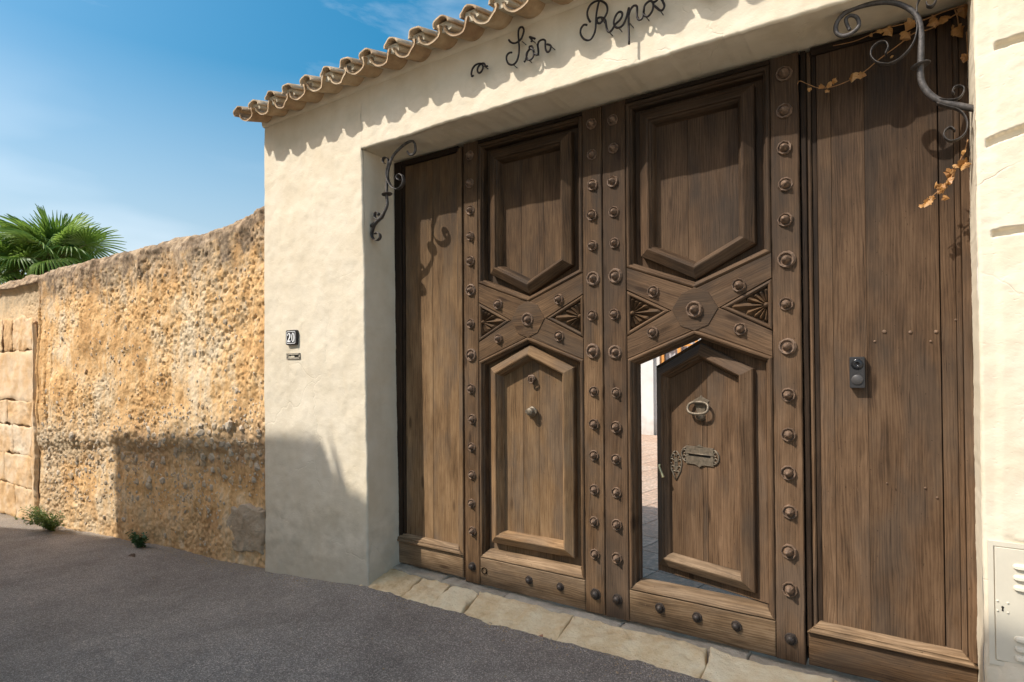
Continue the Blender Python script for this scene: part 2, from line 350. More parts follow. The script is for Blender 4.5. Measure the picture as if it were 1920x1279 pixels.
def asphalt():
    m, nt, b = mat('asphalt'); p = pos(nt)
    v = node(nt, 'ShaderNodeTexVoronoi', {'Vector': p, 'Scale': 185.}, feature='F1'); vc = node(nt, 'ShaderNodeSeparateColor', {0: v.outputs['Color']}).outputs[0]
    ag = ramp(nt, vc, [(0., .5), (.55, .9), (.84, 1.25), (1., 2.2)])
    n = noise(nt, p, 1.1, 6, .62); n2 = noise(nt, p, 7, 5, .65); t = math_(nt, 'ADD', math_(nt, 'MULTIPLY', n, .6), math_(nt, 'MULTIPLY', n2, .4))
    col = ramp(nt, t, [(.34, (.34, .288, .24)), (.5, (.42, .36, .305)), (.66, (.49, .425, .362))])
    col = mixc(nt, .85, col, ag, 'MULTIPLY')
    wp = node(nt, 'ShaderNodeVectorMath', {0: p}, operation='ADD'); nc = node(nt, 'ShaderNodeTexNoise', {'Vector': p, 'Scale': 2.5, 'Detail': 5.}); sc_ = node(nt, 'ShaderNodeVectorMath', {0: nc.outputs['Color']}, operation='SCALE'); sc_.inputs['Scale'].default_value = .5; nt.links.new(sc_.outputs[0], wp.inputs[1])
    ve = node(nt, 'ShaderNodeTexVoronoi', {'Vector': wp.outputs[0], 'Scale': .62}, feature='DISTANCE_TO_EDGE').outputs['Distance']
    ck = math_(nt, 'MULTIPLY', ramp(nt, ve, [(.0015, 1.), (.005, 0.)]), ramp(nt, n, [(.50, 0.), (.56, 1.)]))
    col = mixc(nt, math_(nt, 'MULTIPLY', ck, .3), col, (.10, .085, .075))
    big = noise(nt, p, .55, 5, .6); col = mixc(nt, 1., col, ramp(nt, big, [(.35, .88), (.5, 1.), (.66, 1.10)]), 'MULTIPLY')
    # dust gathered along the wall foot
    dm = node(nt, 'ShaderNodeAttribute', attribute_name='dust').outputs['Fac']
    col = mixc(nt, math_(nt, 'MULTIPLY', dm, ramp(nt, n2, [(.35, .1), (.65, .8)])), col, (.36, .29, .21))
    nt.links.new(col, b.inputs['Base Color']); b.inputs['Roughness'].default_value = .85; b.inputs['Specular IOR Level'].default_value = .35
    h = math_(nt, 'ADD', math_(nt, 'MULTIPLY', v.outputs['Distance'], -1.), math_(nt, 'MULTIPLY', noise(nt, p, 60, 4, .7), .9))
    bump(nt, b, h, .012, 1.); return m
ASPHALT = asphalt()
def leafm(name, a, c, trans=.35, scale=8):
    m, nt, b = mat(name); p = pos(nt); oi = nt.nodes.new('ShaderNodeObjectInfo').outputs['Random']
    n = math_(nt, 'ADD', math_(nt, 'MULTIPLY', noise(nt, p, scale, 3), .7), math_(nt, 'MULTIPLY', oi, .3))
    col = ramp(nt, n, [(.3, a), (.7, c)]); nt.links.new(col, b.inputs['Base Color']); b.inputs['Roughness'].default_value = .5
    tr = node(nt, 'ShaderNodeBsdfTranslucent', {'Color': col}); ms = node(nt, 'ShaderNodeMixShader', {0: trans, 1: b.outputs[0], 2: tr.outputs[0]})
    nt.links.new(ms.outputs[0], nt.nodes['Material Output'].inputs['Surface']); return m
PALM = leafm('palm_green', (.10, .19, .025), (.27, .39, .07), .45)
PALM_DEAD = leafm('palm_dead', (.13, .085, .045), (.33, .25, .16), .2)
PETIOLE = simple('palm_petiole', (.22, .20, .07), .5, 0, .3, 6)
BARK = simple('palm_bark', (.14, .10, .07), .9, 0, .4, 14, .01)
WEED = leafm('weed_green', (.10, .17, .03), (.28, .34, .08), .35, 30)
WEED2 = leafm('dark_weed_green', (.025, .075, .02), (.07, .14, .035), .3, 30)
VINE = leafm('dry_ivy_leaf', (.36, .16, .04), (.58, .32, .11), .3, 25)
VINESTEM = simple('vine_stem', (.30, .15, .055), .7, 0, .25, 40, .0005)

# ------------------------------------------------------------------ road
def zroad(x):
    return np.interp(x, [-40, -11.9, -7.95, -4.93, -4.23, -3.83, -3.5, -2.2, -1.4, -.8, 0, 1.5, 12],
                     [-2.2, -.62, -.40, -.215, -.150, -.112, -.075, -.062, -.045, -.032, -.012, .01, .2])
def road():
    xs = np.concatenate([np.linspace(-40, -14, 40)[:-1], np.arange(-14, 1.5, .03), np.linspace(1.5, 14, 30)])
    v = np.concatenate([[0, .006, .012, .02, .035, .06], np.linspace(.09, 1.6, 60), np.linspace(1.7, 30, 50)])
    X, V = np.meshgrid(xs, v, indexing='ij')
    e = .022*fbm(xs*3.1, xs*0+2, 4, 5)+.016*fbm(xs*14, xs*0+7, 4, 9, .7)
    blend = sstep(-3.62, -3.5, xs)*(1-sstep(.2, .26, xs))
    edge = np.where(blend > 0, 0, 0)+ (-.008+e)*blend+(1-blend)*.12
    Y = edge[:, None]-V
    Z = zroad(X)+.006*fbm(X*.9, Y*.9, 4, 31)+.0018*fbm(X*9, Y*9, 3, 37)
    lip = np.exp(-V/.012)*blend[:, None]; Z = Z-.022*lip
    dust = np.exp(-np.maximum(0, -Y)/.09)*(X < -4.9)+.4*np.exp(-np.maximum(0, -Y)/.05)*(X >= -4.9)*(X < -3.5)+.7*np.exp(-np.maximum(0,-Y)/.8)*sstep(-8.5,-11,X)
    o = grid('road', np.stack([X, Y, Z], -1), ASPHALT, attrs={'dust': dust}, flip=True); tag(o, kind='structure')
    g = MB(); g.add([(.9, -.5, .035), (14, -.5, .28), (14, -16, .28), (.9, -16, .035), (-3.24, -16, .03), (-3.24, -4.2, .03), (.9, -4.2, .035)], [(0, 1, 2, 3), (3, 4, 5, 6)][:1]+[(6, 3, 4, 5)])
    tag(g.obj('bounce_paving', THRESH_G), kind='structure')  # unseen paving added to bounce warm sunlight onto the gate and jamb
    # earth under everything
    g = MB(); g.add([(-140, -110, -3), (120, -110, -3), (120, 140, -3), (-140, 140, -3)], [(0, 1, 2, 3)])
    tag(g.obj('ground', MORTAR), kind='structure')
road()

# ------------------------------------------------------------------ plastered gate wall
def plD(x, z):
    d = .010*fbm(x*1.1, z*1.1, 3, 40)+.0042*fbm(x*4.2, z*4.2, 3, 44)+.0019*fbm(x*15, z*17, 3, 48)
    low = sstep(.75, .1, z)*(x < -3.4)
    d = d+low*(.010*np.abs(fbm(x*3.3+2, z*3.0, 4, 52)))
    # rougher pier on the right
    d = d+sstep(.30, .42, x)*(.004*fbm(x*9, z*9, 4, 57, .6))-sstep(.275, .31, x+.012*fbm(z*2, z*0, 3, 58))*.006
    # wandering hairline step where old coats meet
    return d
JL = lambda z: -3.522-.016*np.clip(z, 0, 3.4)/1.0+.0
def jl(z): return np.interp(z, [-.4, 0, 3.33, 4], [-3.52, -3.52, -3.575, -3.575])
def jr(z): return np.interp(z, [-.4, 0, 3.33, 4], [.232, .230, .230, .230])
RN = .016
def rnd(d): return np.where(d < RN, RN-np.sqrt(np.maximum(0, RN**2-(RN-np.clip(d, 0, RN))**2)), 0.)
eds = np.array([0, .0025, .006, .010, .0135, .016])
def ejit(t, s): return .004*fbm(t*3, t*0+.5, 3, s)+.0025*fbm(t*24, t*0+.5, 3, s+3, .6)
wall = empty('gate_wall', (-1.67, .27, -.1), 'cream plastered wall with a row of curved clay tiles on top, framing the wooden gate', 'wall')
zl = 3.333
Ps = []; Fl = []
zs = np.concatenate([np.arange(-.45, zl-.016, .017), zl-eds[::-1][:-1] if False else [zl-.016, zl-.008, zl], np.arange(zl+.016, 3.97, .017)])
# left pier
ds = np.concatenate([eds, np.arange(.03, 1.30, .015), [1.30]])
Dm, Zm = np.meshgrid(ds[::-1], zs, indexing='ij'); jx = jl(Zm)
X = jx-Dm*( (jx+4.86)/1.30)
X = X+ejit(Zm, 71)*np.exp(-Dm/.06)
inop = (Zm < zl)
Y = plD(X, Zm)+rnd(Dm)*inop; Xl = X
Ps.append(np.stack([X, Y, Zm], -1)); Fl.append(False)
# left end face
zz = zs; yy = np.array([0, .006, .02, .1, .3, .55])
P = np.stack(np.meshgrid(yy, zz, indexing='ij'), -1); Pe = np.zeros(P.shape[:2]+(3,)); Pe[..., 0] = -4.86-.0; Pe[..., 1] = np.where(P[..., 0] == 0, Y[0][None], P[..., 0]); Pe[..., 2] = P[..., 1]
Pe[0, :, 0] = X[0]; Ps.append(Pe); Fl.append(True)
# lintel
dz = np.concatenate([eds, np.arange(.03, .62, .015)])
xs = np.arange(-3.575, .232, .0155); xs = np.append(xs, .230)
Xm, Dz = np.meshgrid(xs, dz, indexing='ij'); Zt = zl+Dz+ejit(Xm, 81)*1.3*np.exp(-Dz/.05)
Ps.append(np.stack([Xm, plD(Xm, Zt)+rnd(Dz), Zt], -1)); Fl.append(False)
lint_edge = Zt[:, 0]
# right pier
def groove(x, z):
    g = 0
    for x0, z0, x1, z1, w in ((.300, 2.945, .70, 2.99, .014), (.266, 2.545, .70, 2.655, .016), (.280, 2.157, .70, 2.185, .0135), (.282, 1.765, .7, 1.79, .0), ):
        if w == 0: continue
        zc = z0+(z-z+x-x0)*(z1-z0)/(x1-x0)
        g = g+sstep(w+.0035, w-.001, np.abs(z-zc+.003*fbm(x*20, x*0, 2, 3)))*sstep(x0-.004, x0+.006, x)
    return g
dx = np.concatenate([eds, np.arange(.022, .42, .0055), np.arange(.44, 1.6, .05)])
zr = np.concatenate([np.arange(-.45, 2.08, .014), np.arange(2.08, 3.06, .0055), np.arange(3.06, 3.97, .014)])
Dm, Zm = np.meshgrid(dx, zr, indexing='ij'); X = jr(Zm)+Dm+ejit(Zm, 91)*.8*np.exp(-Dm/.05)
Y = plD(X, Zm)+rnd(Dm)*(Zm < zl)+groove(X, Zm)*.028
# ragged break above the meter cabinet
Y = Y+.012*sstep(.012, .0, np.abs(Zm-(.885-(X-.27)*.18)+.006*fbm(X*30, X*0, 3, 5)))*sstep(.29, .33, X)
Ps.append(np.stack([X, Y, Zm], -1)); Fl.append(False)
# reveals: left jamb, soffit, right jamb, back
ys = np.array([.016, .03, .06, .1, .15, .2, .25, .30, .33, .36, .45, .55])
z2 = zs[zs <= zl+1e-6]
Ym, Z2 = np.meshgrid(ys, z2, indexing='ij'); jx = jl(Z2)+ejit(Z2, 71)
Xj = jx+.004*fbm(Ym*6, Z2*3, 3, 95)*sstep(.016, .05, Ym)+.03*sstep(.25, -.1, Z2)*0
Ps.append(np.stack([Xj, Ym, Z2], -1)); Fl.append(False)
Ym, Xs = np.meshgrid(ys, xs, indexing='ij')
Zs_ = lint_edge[None, :]+.004*fbm(Xs*3, Ym*5, 3, 97)*sstep(.016, .05, Ym)
Ps.append(np.stack([Xs, Ym, Zs_], -1)); Fl.append(False)
z3 = zr[zr <= zl+.014]; Ym, Z3 = np.meshgrid(ys, z3, indexing='ij')
Ps.append(np.stack([jr(Z3)+ejit(Z3, 91)*.8+.003*fbm(Ym*6, Z3*3, 3, 99), Ym, Z3], -1)); Fl.append(True)
join_grids('plaster_body', Ps, PLASTER, wall, Fl)
b = MB()
def box(b, x0, x1, y0, y1, z0, z1, m=0):
    b.add([(x0, y0, z0), (x1, y0, z0), (x1, y1, z0), (x0, y1, z0), (x0, y0, z1), (x1, y0, z1), (x1, y1, z1), (x0, y1, z1)],
          [(0, 3, 2, 1), (4, 5, 6, 7), (0, 1, 5, 4), (1, 2, 6, 5), (2, 3, 7, 6), (3, 0, 4, 7)], m)
box(b, -4.857, -3.60, .05, .552, -.5, 3.93); box(b, .27, 1.9, .06, .552, -.5, 3.93); box(b, -3.598, .268, .06, .552, 3.37, 3.93)
b.obj('wall_core', PLASTER, wall)
# cove band below the tiles
xs = np.arange(-4.865, 1.85, .03); prof = [(-.0, 3.797), (-.012, 3.803), (-.020, 3.815), (-.024, 3.84), (-.025, 3.90), (-.03, 3.96), (.1, 3.99)]
Xm = np.repeat(xs[:, None], len(prof), 1); Y = np.array([p[0] for p in prof])[None]+plD(Xm, np.array([p[1] for p in prof])[None])*.7+.0*Xm-.002; Z = np.array([p[1] for p in prof])[None]+.004*fbm(Xm*2, Xm*0, 3, 8)
grid('cove', np.stack([Xm, Y, Z], -1), PLASTER, wall)
# clay tiles
def tile_mesh(name, r0, r1, depth0, depth1, length, up_, th=.013, seed=0):
    """half-round tile running +y from its front edge; up_=True is the cover (crest up)"""
    b = MB(); rs = random.Random(seed); na = 12; nl = 6; vs = []
    for side in (0, 1):
        for j in range(nl+1):
            t = j/nl; r = r0+(r1-r0)*t; dp = depth0+(depth1-depth0)*t
            for i in range(na+1):
                a = math.pi*i/na; rr_ = r-(th if side else 0); dd = dp-(th if side else 0)
                x = -rr_*math.cos(a); z = dd*math.sin(a)
                wob = 1+.02*math.sin(3*a+seed)*(1-t)
                y = length*t+(.006*math.sin(5*a+seed*2)+rs.uniform(-.002, .002) if j == 0 else 0)
                vs.append((x*wob, y, z*wob if up_ else -z*wob))
    k = (nl+1)*(na+1); fs = []
    for s in (0, 1):
        for j in range(nl):
            for i in range(na):
                a = s*k+j*(na+1)+i; q = (a, a+1, a+na+2, a+na+1); fs.append(q if (s == 0) != up_ else q[::-1])
    for i in range(na):
        fs.append((i, i+1, k+i+1, k+i)); e = nl*(na+1); fs.append((e+i+1, e+i, k+e+i, k+e+i+1))
    for j in range(nl):
        for i in (0, na):
            a = j*(na+1)+i; fs.append((a, a+na+1, k+a+na+1, k+a))
    b.add(vs, fs, 0, smooth=True); return b.mesh(name, TILE)
chan = [tile_mesh('channel_tile', .103, .088, .090, .070, .42, False, .018, s) for s in (1, 2, 3)]
cov = [tile_mesh('cover_tile', .074, .09, .060, .075, .42, True, .016, s) for s in (4, 5, 6)]
rr = random.Random(3)
def put(name, me, loc, rx, ry=0, rz=0, parent=wall, s=1):
    o = bpy.data.objects.new(name, me); C.objects.link(o); o.parent = parent; o.location = Vector(loc)-parent.location; o.rotation_euler = (rx, ry, rz); o.scale = (s, s, s); return o
sl = math.atan(.22)
for k in range(-0, 25):
    x = -4.775+k*.2345+rr.uniform(-.012, .012)
    put('channel_tile', chan[k % 3], (x, -.238+rr.uniform(-.012, .012), 3.860+rr.uniform(-.006, .006)), sl+rr.uniform(-.02, .02), rr.uniform(-.05, .05), rr.uniform(-.03, .03))
    put('cover_tile', cov[k % 3], (x+.117+rr.uniform(-.01, .01), -.232+rr.uniform(-.014, .012), 3.868+rr.uniform(-.006, .006)), sl, rr.uniform(-.06, .06), rr.uniform(-.04, .04))
    if k < 24:
        mb = MB(); xm = x+.117; vs = []
        for yy_, zz_ in ((-.205, .0), (.0, .045)):
            for j in range(7):
                a = math.pi*j/6; vs.append((xm-.058*math.cos(a), yy_+rr.uniform(-.006, .006), 3.851+zz_-(.016+rr.uniform(0, .008))*math.sin(a)))
            vs += [(xm+.05, yy_, 3.90+zz_), (xm-.05, yy_, 3.90+zz_)]
        mb.add(vs, [tuple(range(9)), tuple(range(17, 8, -1))]+[(j, (j+1) % 9, 9+(j+1) % 9, 9+j)[::-1] for j in range(9)]); mb.obj('mortar_fill', MORTAR, wall)
    # second course up to the ridge
    put('channel_tile', chan[(k+1) % 3], (x, .10, 3.848+.075+.012), sl, 0, rr.uniform(-.03, .03))
    put('cover_tile', cov[(k+1) % 3], (x+.117, .11, 3.866+.075+.018), sl, 0, rr.uniform(-.03, .03))
put('cover_tile', cov[0], (-4.900, -.225, 3.866), sl, -.15, .03)
b = MB(); xs2 = -4.85
b.add([(-4.85, -.07, 3.935), (1.85, -.07, 3.935), (1.85, .5, 4.03), (-4.85, .5, 4.03), (-4.85, .5, 3.88), (1.85, .5, 3.88), (1.85, -.02, 3.88), (-4.85, -.02, 3.88)], [(0, 1, 2, 3), (3, 2, 5, 4), (4, 5, 6, 7), (7, 6, 1, 0), (0, 3, 4, 7), (1, 6, 5, 2)])
b.obj('mortar_bed', MORTAR, wall)
ridge = tile_mesh('ridge_tile', .11, .10, .075, .07, .44, True, .014, 9)
for k in range(16):
    put('ridge_tile', ridge, (-4.9+k*.42, .50, 4.05), -.03, 0, -math.pi/2)

# ------------------------------------------------------------------ threshold
def lump(name, outline, zf, mat_, parent, th=.10, amp=.006, n=14, m=7, seed=0):
    """stone slab: outline = 4 corners (front-left, front-right, back-right, back-left) in x,y; zf(x,y) top height; rounded ragged rim"""
    a, b_, c, d = [np.array(p, float) for p in outline]
    u = np.concatenate([[0, 0, .0], np.linspace(0, 1, n), [1, 1., 1.]]); v = np.concatenate([[0, 0, 0], np.linspace(0, 1, m), [1, 1, 1]])
    U, V = np.meshgrid(u, v, indexing='ij')
    P = (a*(1-U[..., None])+b_*U[..., None])*(1-V[..., None])+(d*(1-U[..., None])+c*U[..., None])*V[..., None]
    def dep(k, N): 
        q = np.zeros(N); q[0] = th; q[1] = .012; q[2] = .003; q[-1] = th; q[-2] = .012; q[-3] = .003; return q
    def ins(N, ln):
        q = np.zeros(N); q[0] = q[1] = -.004; q[-1] = q[-2] = .004; q[2] = 0; q[3] = .007; q[-4] = -.007; return q
    su = ins(len(u), 1); sv = ins(len(v), 1)
    X = P[..., 0]+su[:, None]+.016*fbm(P[..., 0]*4+seed, P[..., 1]*9, 4, 3+seed); Y = P[..., 1]+sv[None]+.016*fbm(P[..., 0]*6, P[..., 1]*6+seed, 3, 13+seed)
    Z = zf(X, Y)+amp*fbm(X*5+seed, Y*5, 4, 23)+amp*.5*fbm(X*16+seed, Y*20, 4, 27, .6)-np.maximum(dep(0, len(u))[:, None], dep(0, len(v))[None])
    return grid(name, np.stack([X, Y, Z], -1), mat_, parent)
thr = empty('threshold', (-1.65, .2, -.05), 'long worn limestone threshold of sloping slabs under the wooden gate', 'threshold')
def ztop(x, y): return np.interp(y, [-.14, -.04, .0, .10, .28, .34], [-.15, -.092, -.068, -.040, -.012, -.008])+np.interp(x, [-3.5, -2.2, -1, .3], [-.004, .0, .010, .018])
sx = [(-3.60, -3.64), (-3.13, -3.19), (-2.84, -2.90), (-2.56, -2.64), (-1.81, -1.87), (-.95, -.99), (-.35, -.36), (.226, .224)]
for i in range(len(sx)-1):
    g_ = .006
    lump('stone', [(sx[i][0]+g_, -.11), (sx[i+1][0]-g_, -.11), (sx[i+1][1]-g_, .262), (sx[i][1]+g_, .262)], ztop, THRESH, thr, .12, .016, max(12, int((sx[i+1][0]-sx[i][0])/.018)), 20, i*5)
for x0, x1 in ((-3.55, -3.02), (-3.0, -2.42), (-2.41, -1.55), (-1.54, -.8), (-.79, .226)):
    lump('stone', [(x0, .268), (x1, .268), (x1, .56), (x0, .56)], lambda x, y: -.006+.0*x+np.interp(x, [-3.5, -2.2, -1, .3], [.012, -.008, -.012, -.016]), THRESH_G, thr, .12, .010, max(8, int((x1-x0)/.025)), 10, 50+int(x0*10))

# ------------------------------------------------------------------ wood pieces
def area(p): return sum(p[i][0]*p[(i+1) % len(p)][1]-p[(i+1) % len(p)][0]*p[i][1] for i in range(len(p)))/2
def ccw(p): return list(p) if area(p) > 0 else list(p)[::-1]
def mitres(p):
    n = len(p); out = []
    for i in range(n):
        a = np.array(p[i-1], float); b = np.array(p[i], float); c = np.array(p[(i+1) % n], float)
        e0 = (b-a)/np.linalg.norm(b-a); e1 = (c-b)/np.linalg.norm(c-b)
        n0 = np.array((-e0[1], e0[0])); n1_ = np.array((-e1[1], e1[0])); s = 1+float(n0@n1_)
        out.append((n0+n1_)/max(s, .15))
    return out
def inset(p, d):
    m = mitres(p); return [tuple(np.array(q)+mm*d) for q, mm in zip(p, m)]
def roughen(p, step, amp, rs):
    out = []
    for i in range(len(p)):
        a = np.array(p[i], float); c = np.array(p[(i+1) % len(p)], float); ln = np.linalg.norm(c-a); k = max(1, int(ln/step)); e = (c-a)/ln; nn = np.array((-e[1], e[0]))
        for j in range(k):
            q = a+(c-a)*j/k
            if j: q = q+nn*abs(rs.gauss(0, amp))+e*rs.uniform(-.3, .3)*step
            out.append(tuple(q))
    return out
WR = random.Random(11)
def plate(name, poly, yf, yb, m, parent, grain=(0, 1), bev=.004, rough=0, xf=None, label=None):
    p = ccw(poly)
    if rough: p = roughen(p, .045, rough, WR)
    n = len(p); f = inset(p, bev); gx = np.array(grain, float); gx /= np.linalg.norm(gx); gp = np.array((-gx[1], gx[0]))
    vs = [(x, yf, z) for x, z in f]+[(x, yf+bev, z) for x, z in p]+[(x, yb, z) for x, z in p]
    fs = [tuple(range(n))]+[(n+i, n+(i+1) % n, (i+1) % n, i) for i in range(n)]+[(2*n+i, 2*n+(i+1) % n, n+(i+1) % n, n+i) for i in range(n)]+[tuple(range(3*n-1, 2*n-1, -1))]
    off = (WR.uniform(0, 50), WR.uniform(0, 20), WR.uniform(0, 20))
    gr = [(float(np.dot((v[0], v[2]), gx))+off[0], float(np.dot((v[0], v[2]), gp))+off[1], v[1]+off[2]) for v in vs]
    b = MB(); b.add(vs, fs, 0, gr); o = b.obj(name, m, parent, xf is None)
    if xf is not None: o.location = xf
    if label: o['label'] = label
    return o
def rect(x0, x1, z0, z1): return [(x0, z0), (x1, z0), (x1, z1), (x0, z1)]
def frame(poly, prof, m, parent, name='moulding', only=None, xf=None, jit=.0007):
    """mitred moulding pieces laid along a closed outline; prof = [(u inward, y)]"""
    p = ccw(poly); ms = mitres(p); n = len(p); k = len(prof)
    for i in range(n):
        if only is not None and i not in only: continue
        j = (i+1) % n; A = np.array(p[i], float); B = np.array(p[j], float); ln = np.linalg.norm(B-A); seg = max(1, int(ln/.07)); e = (B-A)/ln
        off = (WR.uniform(0, 50), WR.uniform(0, 20), WR.uniform(0, 20)); vs = []; gr = []
        for s in range(seg+1):
            t = s/seg; dj = WR.gauss(0, jit) if 0 < s < seg else 0
            for u, y in prof:
                q = (A+ms[i]*u)*(1-t)+(B+ms[j]*u)*t
                vs.append((q[0], y+dj+(WR.gauss(0, jit*.5) if 0 < s < seg else 0), q[1])); gr.append((float(q@e)+off[0], u+off[1], y+off[2]))
        fs = []
        for s in range(seg):
            for c in range(k-1):
                a = s*k+c; fs.append((a, a+k, a+k+1, a+1))
        fs.append(tuple(range(k))); fs.append(tuple(range((seg+1)*k-1, seg*k-1, -1)))
        b = MB(); b.add(vs, fs, 0, gr); o = b.obj(name, m, parent, xf is None)
        if xf is not None: o.location = xf
def clipx(p, x0, x1):
    def cl(p, x, s):
        o = []
        for i in range(len(p)):
            a = p[i]; c = p[(i+1) % len(p)]; ia = (a[0]-x)*s >= 0; ic = (c[0]-x)*s >= 0
            if ia: o.append(a)
            if ia != ic: t = (x-a[0])/(c[0]-a[0]); o.append((x, a[1]+t*(c[1]-a[1])))
        return o
    return cl(cl(p, x0, 1), x1, -1)
def lathe(prof, seg=12, axis='y', jit=0, seed=0):
    rs = random.Random(seed); vs = []; fs = []; k = len(prof)
    for i in range(seg):
        a = 2*math.pi*i/seg
        for r, y in prof:
            q = r*(1+rs.uniform(-jit, jit)); vs.append((q*math.cos(a), y, q*math.sin(a)))
    for i in range(seg):
        j = (i+1) % seg
        for c in range(k-1): fs.append((i*k+c, i*k+c+1, j*k+c+1, j*k+c))
    return vs, fs
def stud_mesh(name, prof, seg, m, seed, smooth=False):
    b = MB(); v, f = lathe(prof, seg, jit=.05, seed=seed); b.add(v, f, smooth=smooth); return b.mesh(name, m)
PS = [(0, -.043), (.005, -.041), (.013, -.031), (.019, -.019), (.0225, -.007), (.0235, -.002), (.0275, -.004), (.030, -.012), (.034, -.013), (.0365, -.007), (.037, .001)]
PL = [(0, -.045), (.007, -.041), (.014, -.032), (.020, -.019), (.0235, -.008), (.028, -.004), (.033, -.006), (.036, -.015), (.041, -.016), (.044, -.010), (.0475, -.007), (.049, .001)]
PD = [(0, -.034), (.010, -.032), (.019, -.025), (.024, -.014), (.026, -.006), (.029, -.008), (.034, -.007), (.036, .001)]
SM = [stud_mesh('stud', PS, 9, RUST, i) for i in range(3)]; LM = [stud_mesh('stud', PL, 12, RUST, 10+i) for i in range(2)]; DM = [stud_mesh('stud', PD, 12, RUST_D, 20+i) for i in range(2)]
SR = random.Random(5)
def stud(x, y, z, kind, parent, s=1.):
    me = SR.choice({'s': SM, 'l': LM, 'd': DM}[kind]); o = bpy.data.objects.new('stud', me); C.objects.link(o); o.parent = parent
    o.location = Vector((x+SR.gauss(0, .0025), y, z+SR.gauss(0, .0035)))-parent.location
    o.rotation_euler = (SR.gauss(0, .06), SR.uniform(0, 6.28), SR.gauss(0, .06)); q = s*SR.uniform(.93, 1.06); o.scale = (q, q*SR.uniform(.9, 1.1), q); return o

DY = .325                      # face of the leaf stiles
ROWS = [3.205, 3.005, 2.80, 2.60, 2.405, 2.19, 1.945, 1.707, 1.45, 1.23, 1.02, .81, .60, .39, .13]
BEAD = [(.0, .352), (.001, .331), (.006, .324), (.013, .320), (.021, .322), (.027, .329), (.029, .340), (.036, .343), (.040, .352), (.041, .397)]
FRM = [(.0, .399), (.0, .354), (.005, .347), (.030, .332), (.050, .3195), (.058, .316), (.066, .319), (.069, .331), (.078, .337), (.088, .354), (.092, .374), (.096, .384), (.097, .396)]
def carving(x0, s, zc, hgt, wid, parent):
    """fan of petals in a small triangle; x0 upright side, s=+1 points right"""
    b = MB(); y0 = .354
    base = [(x0, zc-hgt), (x0+s*wid, zc), (x0, zc+hgt)]
    def raylen(a):
        # distance from hub (x0,zc) to the slanted sides
        ca, sa = math.cos(a), abs(math.sin(a)); return 1/((ca/wid)+(sa/hgt))
    for k in range(9):
        a = R(-86+21.5*k); ln = raylen(a)*.93; r0 = .020
        if ln < r0+.01: continue
        w0, w1 = .004, max(.010, ln*.165)
        d = np.array((math.cos(a)*s, math.sin(a))); n_ = np.array((-d[1], d[0])); h = np.array((x0+s*.003, zc))
        pts = [h+d*r0-n_*w0, h+d*r0+n_*w0, h+d*(ln*.86)+n_*w1, h+d*ln, h+d*(ln*.86)-n_*w1, ]
        rid0 = h+d*r0; rid1 = h+d*(ln*.80)
        vs = [(p[0], y0, p[1]) for p in pts]+[(rid0[0], y0-.018, rid0[1]), (rid1[0], y0-.034, rid1[1])]
        fs = [(0, 5, 6, 4), (5, 1, 2, 6), (6, 2, 3), (6, 3, 4), (0, 1, 5)]
        if s < 0: fs = [f[::-1] for f in fs]
        b.add(vs, fs, 0, [(v[0]*3, v[2]*3, v[1]) for v in vs])
    v, f = lathe([(0, -.030), (.010, -.026), (.016, -.014), (.018, .0)], 10); v = [(x0+s*.008+p[0], y0+p[1], zc+p[2]) for p in v if True]
    b.add(v, f, 0, [(p[0]*3, p[2]*3, p[1]) for p in v], True)
    b.obj('fan_carving', W_MID, parent)
